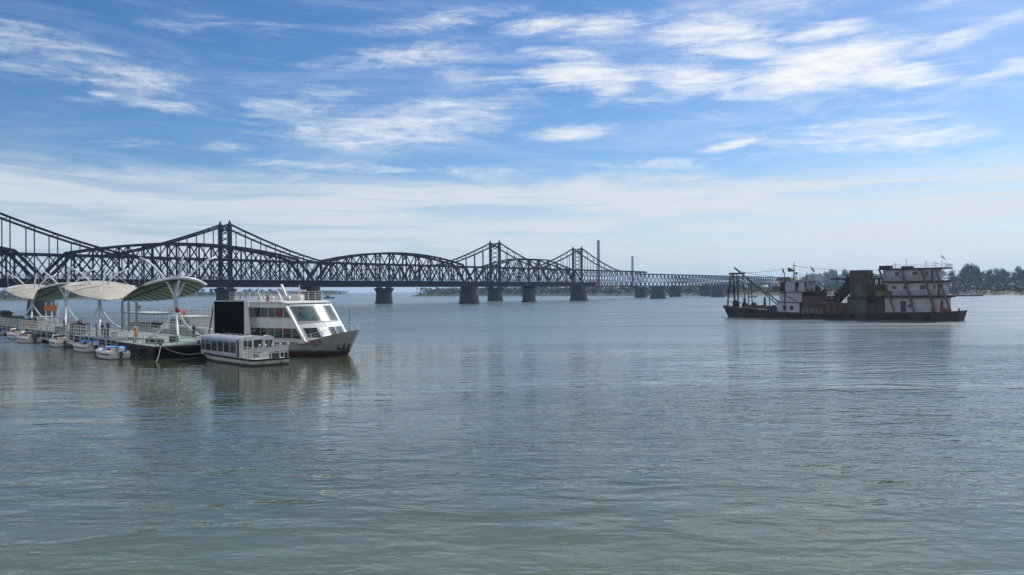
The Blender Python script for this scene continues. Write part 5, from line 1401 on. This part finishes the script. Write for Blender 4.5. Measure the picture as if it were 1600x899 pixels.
for a_, b_ in (((1.5, 4.5, 11.1), (12.4, 5, 9.4)), ((15.35, 4, 12.0), (28.2, 4.5, 10.65)), ((15.35, 4, 11.6), (3.4, 2.3, 10.6)), ((31.9, 5, 10.65), (34.7, 5, 10.85)), ((22.4, 4, 6.6), (28.1, 4.4, 9.9))):
    MB().tube(arc(a_, b_, (0, 0, -.18), 8), .035, 4).build('cable', DKS, dr)
mb = MB()
for xx in (27.3, 27.75): mb.bar((xx, 1.95, 1.4), (xx, 1.95, 9.8), .07)
for i in range(18): mb.bar((27.3, 1.95, 1.7 + i * .45), (27.75, 1.95, 1.7 + i * .45), .05)
mb.build('tower_ladder', DKS, dr)
for xx, zz, r_ in ((18.4, 5.1, .35), (19.2, 5.1, .25), (22.4, 5.1, .3), (24.6, 3.6, .3), (26.0, 3.6, .25), (33.2, 7.5, .28), (34.2, 7.5, .22)):
    MB().tube([(xx, 2.2, zz), (xx, 2.2, zz + 1.1), (xx + .5, 2.2, zz + 1.5)], r_, 8).build('vent_pipe', DKS, dr)
mb = MB(); mb.tube([(17.9, .7, 2.0), (27.8, .7, 2.0)], .14, 7); mb.tube([(18.2, .6, 2.6), (27.8, .6, 2.6)], .10, 7); mb.tube([(32.2, .5, 2.3), (35.2, .5, 2.3)], .16, 7); mb.build('deck_pipe', RUSTG, dr)
for xx, w_, h_ in ((32.4, .6, 1.0), (33.6, .5, 1.6), (24.0, .7, .5), (25.9, .4, .8)):
    MB().box(xx - w_, xx + w_, .55, 1.15, 1.35 if xx > 30 else 3.66, (1.35 if xx > 30 else 3.66) + h_).build('deck_gear', RUST, dr)

# aft accommodation
AW = 1.25; AE = 8.8
MB().box(35.5, 47.1, AW, AE, 1.6, 4.74).build('lower_house', OLDW, dr)
MB().box(36.0, 46.7, AW, AE, 5.2, 7.84).build('middle_house', OLDW, dr)
MB().box(35.2, 45.5, AW, AE, 8.22, 10.62).build('upper_house', OLDW, dr)
MB().box(35.3, 48.5, .1, 9.9, 4.96, 5.198).build('deck_slab', RUST2, dr)
MB().box(35.6, 47.9, .3, 9.7, 4.742, 4.958).build('deck_beam', RUST, dr)
MB().box(34.9, 48.0, .1, 9.9, 8.0, 8.218).build('deck_slab', RUST2, dr)
MB().box(35.2, 47.2, .3, 9.7, 7.842, 7.998).build('deck_beam', RUST, dr)
MB().box(34.4, 47.4, .05, 9.95, 10.622, 10.88).build('roof', RUST, dr)
for a, b in ((34.6, 36.9), (39.0, 41.0)): MB().box(a, b, .2, 3.2, 10.882, 11.5 if a < 36 else 11.32).build('roof_locker', DKS, dr)
for x0, x1, zb in ((34.7, 37.6, 1.8), (39.0, 41.45, 1.8), (42.8, 45.4, 1.9), (45.5, 48.2, 2.0)):
    MB().bar((x0, .0, 10.6), (x1, -.02, zb), .42, .34).build('raking_strut', OCHRE, dr)
for z, x0, x1 in ((5.2, 36.2, 48.4), (8.22, 35.2, 47.9)):
    mb = MB(); railing(mb, [(x0, .2, z), (x1, .2, z), (x1, 9.8, z)], 1.0, .9, 3, .032); mb.build('deck_rail', mat('blue_grey_rail', (.10, .11, .18), None, .6), dr)
mb = MB(); railing(mb, [(37.2, .2, 10.88), (47.3, .2, 10.88), (47.3, 9.8, 10.88)], .75, .8, 2, .028); mb.build('roof_rail', RAILW, dr)
PANE = mat('dark_pane', (.035, .045, .065), None, .25)
for x0, x1, z0, z1 in ((37.6, 38.4, 9.3, 10.1), (41.0, 42.0, 9.4, 10.1), (43.5, 44.0, 9.2, 10.2), (37.0, 37.8, 6.5, 7.2), (39.2, 39.8, 6.4, 7.2), (42.4, 43.4, 6.4, 7.3), (44.9, 45.3, 6.3, 7.3), (40.0, 40.8, 2.6, 3.3), (46.2, 46.5, 6.3, 7.3)):
    w = MB().box(x0, x1, AW - .05, AW - .002, z0, z1).build('window', PANE, dr)
    MB().box(x0 - .06, x1 + .06, AW - .07, AW - .052, z0 - .08, z0).build('sill', RAILW, w)
for x0, x1, z0, z1 in ((38.6, 39.7, 1.75, 4.0), (44.5, 44.9, 8.25, 10.3), (45.7, 46.1, 5.25, 7.4), (46.2, 46.7, 1.8, 4.1)):
    MB().box(x0, x1, AW - .06, AW - .002, z0, z1).build('door', mat('dark_green_door', (.03, .04, .045), None, .5), dr)
mb = MB(); mb.sphere((43.2, AW - .12, 4.0), .16, 8); mb.build('wall_lamp', WHITE, dr)
mb = MB(); mb.box(44.6, 45.1, .6, 1.2, 1.75, 3.2); mb.build('oil_tank', OCHRE, dr)
mb = MB(); mb.box(46.6, 47.6, 1.0, 2.0, 1.9, 2.6); mb.tube([(46.4, .9, 1.9), (46.4, .9, 3.3)], .22, 8); mb.build('red_pump', REDP, dr)
for xx, zt in ((37.2, 12.3), (39.4, 12.9), (43.2, 12.5), (44.9, 12.2)):
    mb = MB(); mb.bar((xx, 4, 10.88), (xx, 4, zt), .07); mb.bar((xx - .5, 4, zt - .45), (xx + .5, 4, zt - .45), .05); mb.build('antenna', DKS, dr)
fs_ = MB().bar((46.2, 4, 10.88), (46.0, 4, 13.6), .05).build('flag_staff', RAILW, dr)
mb = MB(); mb.prism([(46.05, 4, 13.45), (46.5, 4, 13.0), (46.95, 4, 12.3), (46.6, 4, 12.6), (46.2, 4, 13.0)], (0, .03, 0)); mb.build('flag', FLG, fs_)
for xx in (47.9, 49.6): MB().tube([(xx, .7, 1.9), (xx, .7, 2.6)], .16, 8).build('bollard', DKS, dr)
mb = MB(); railing(mb, [(18, .25, 1.28), (22.5, .25, 1.3)], .9, 1.1, 2, .03); mb.build('deck_rail', RAILW, dr)
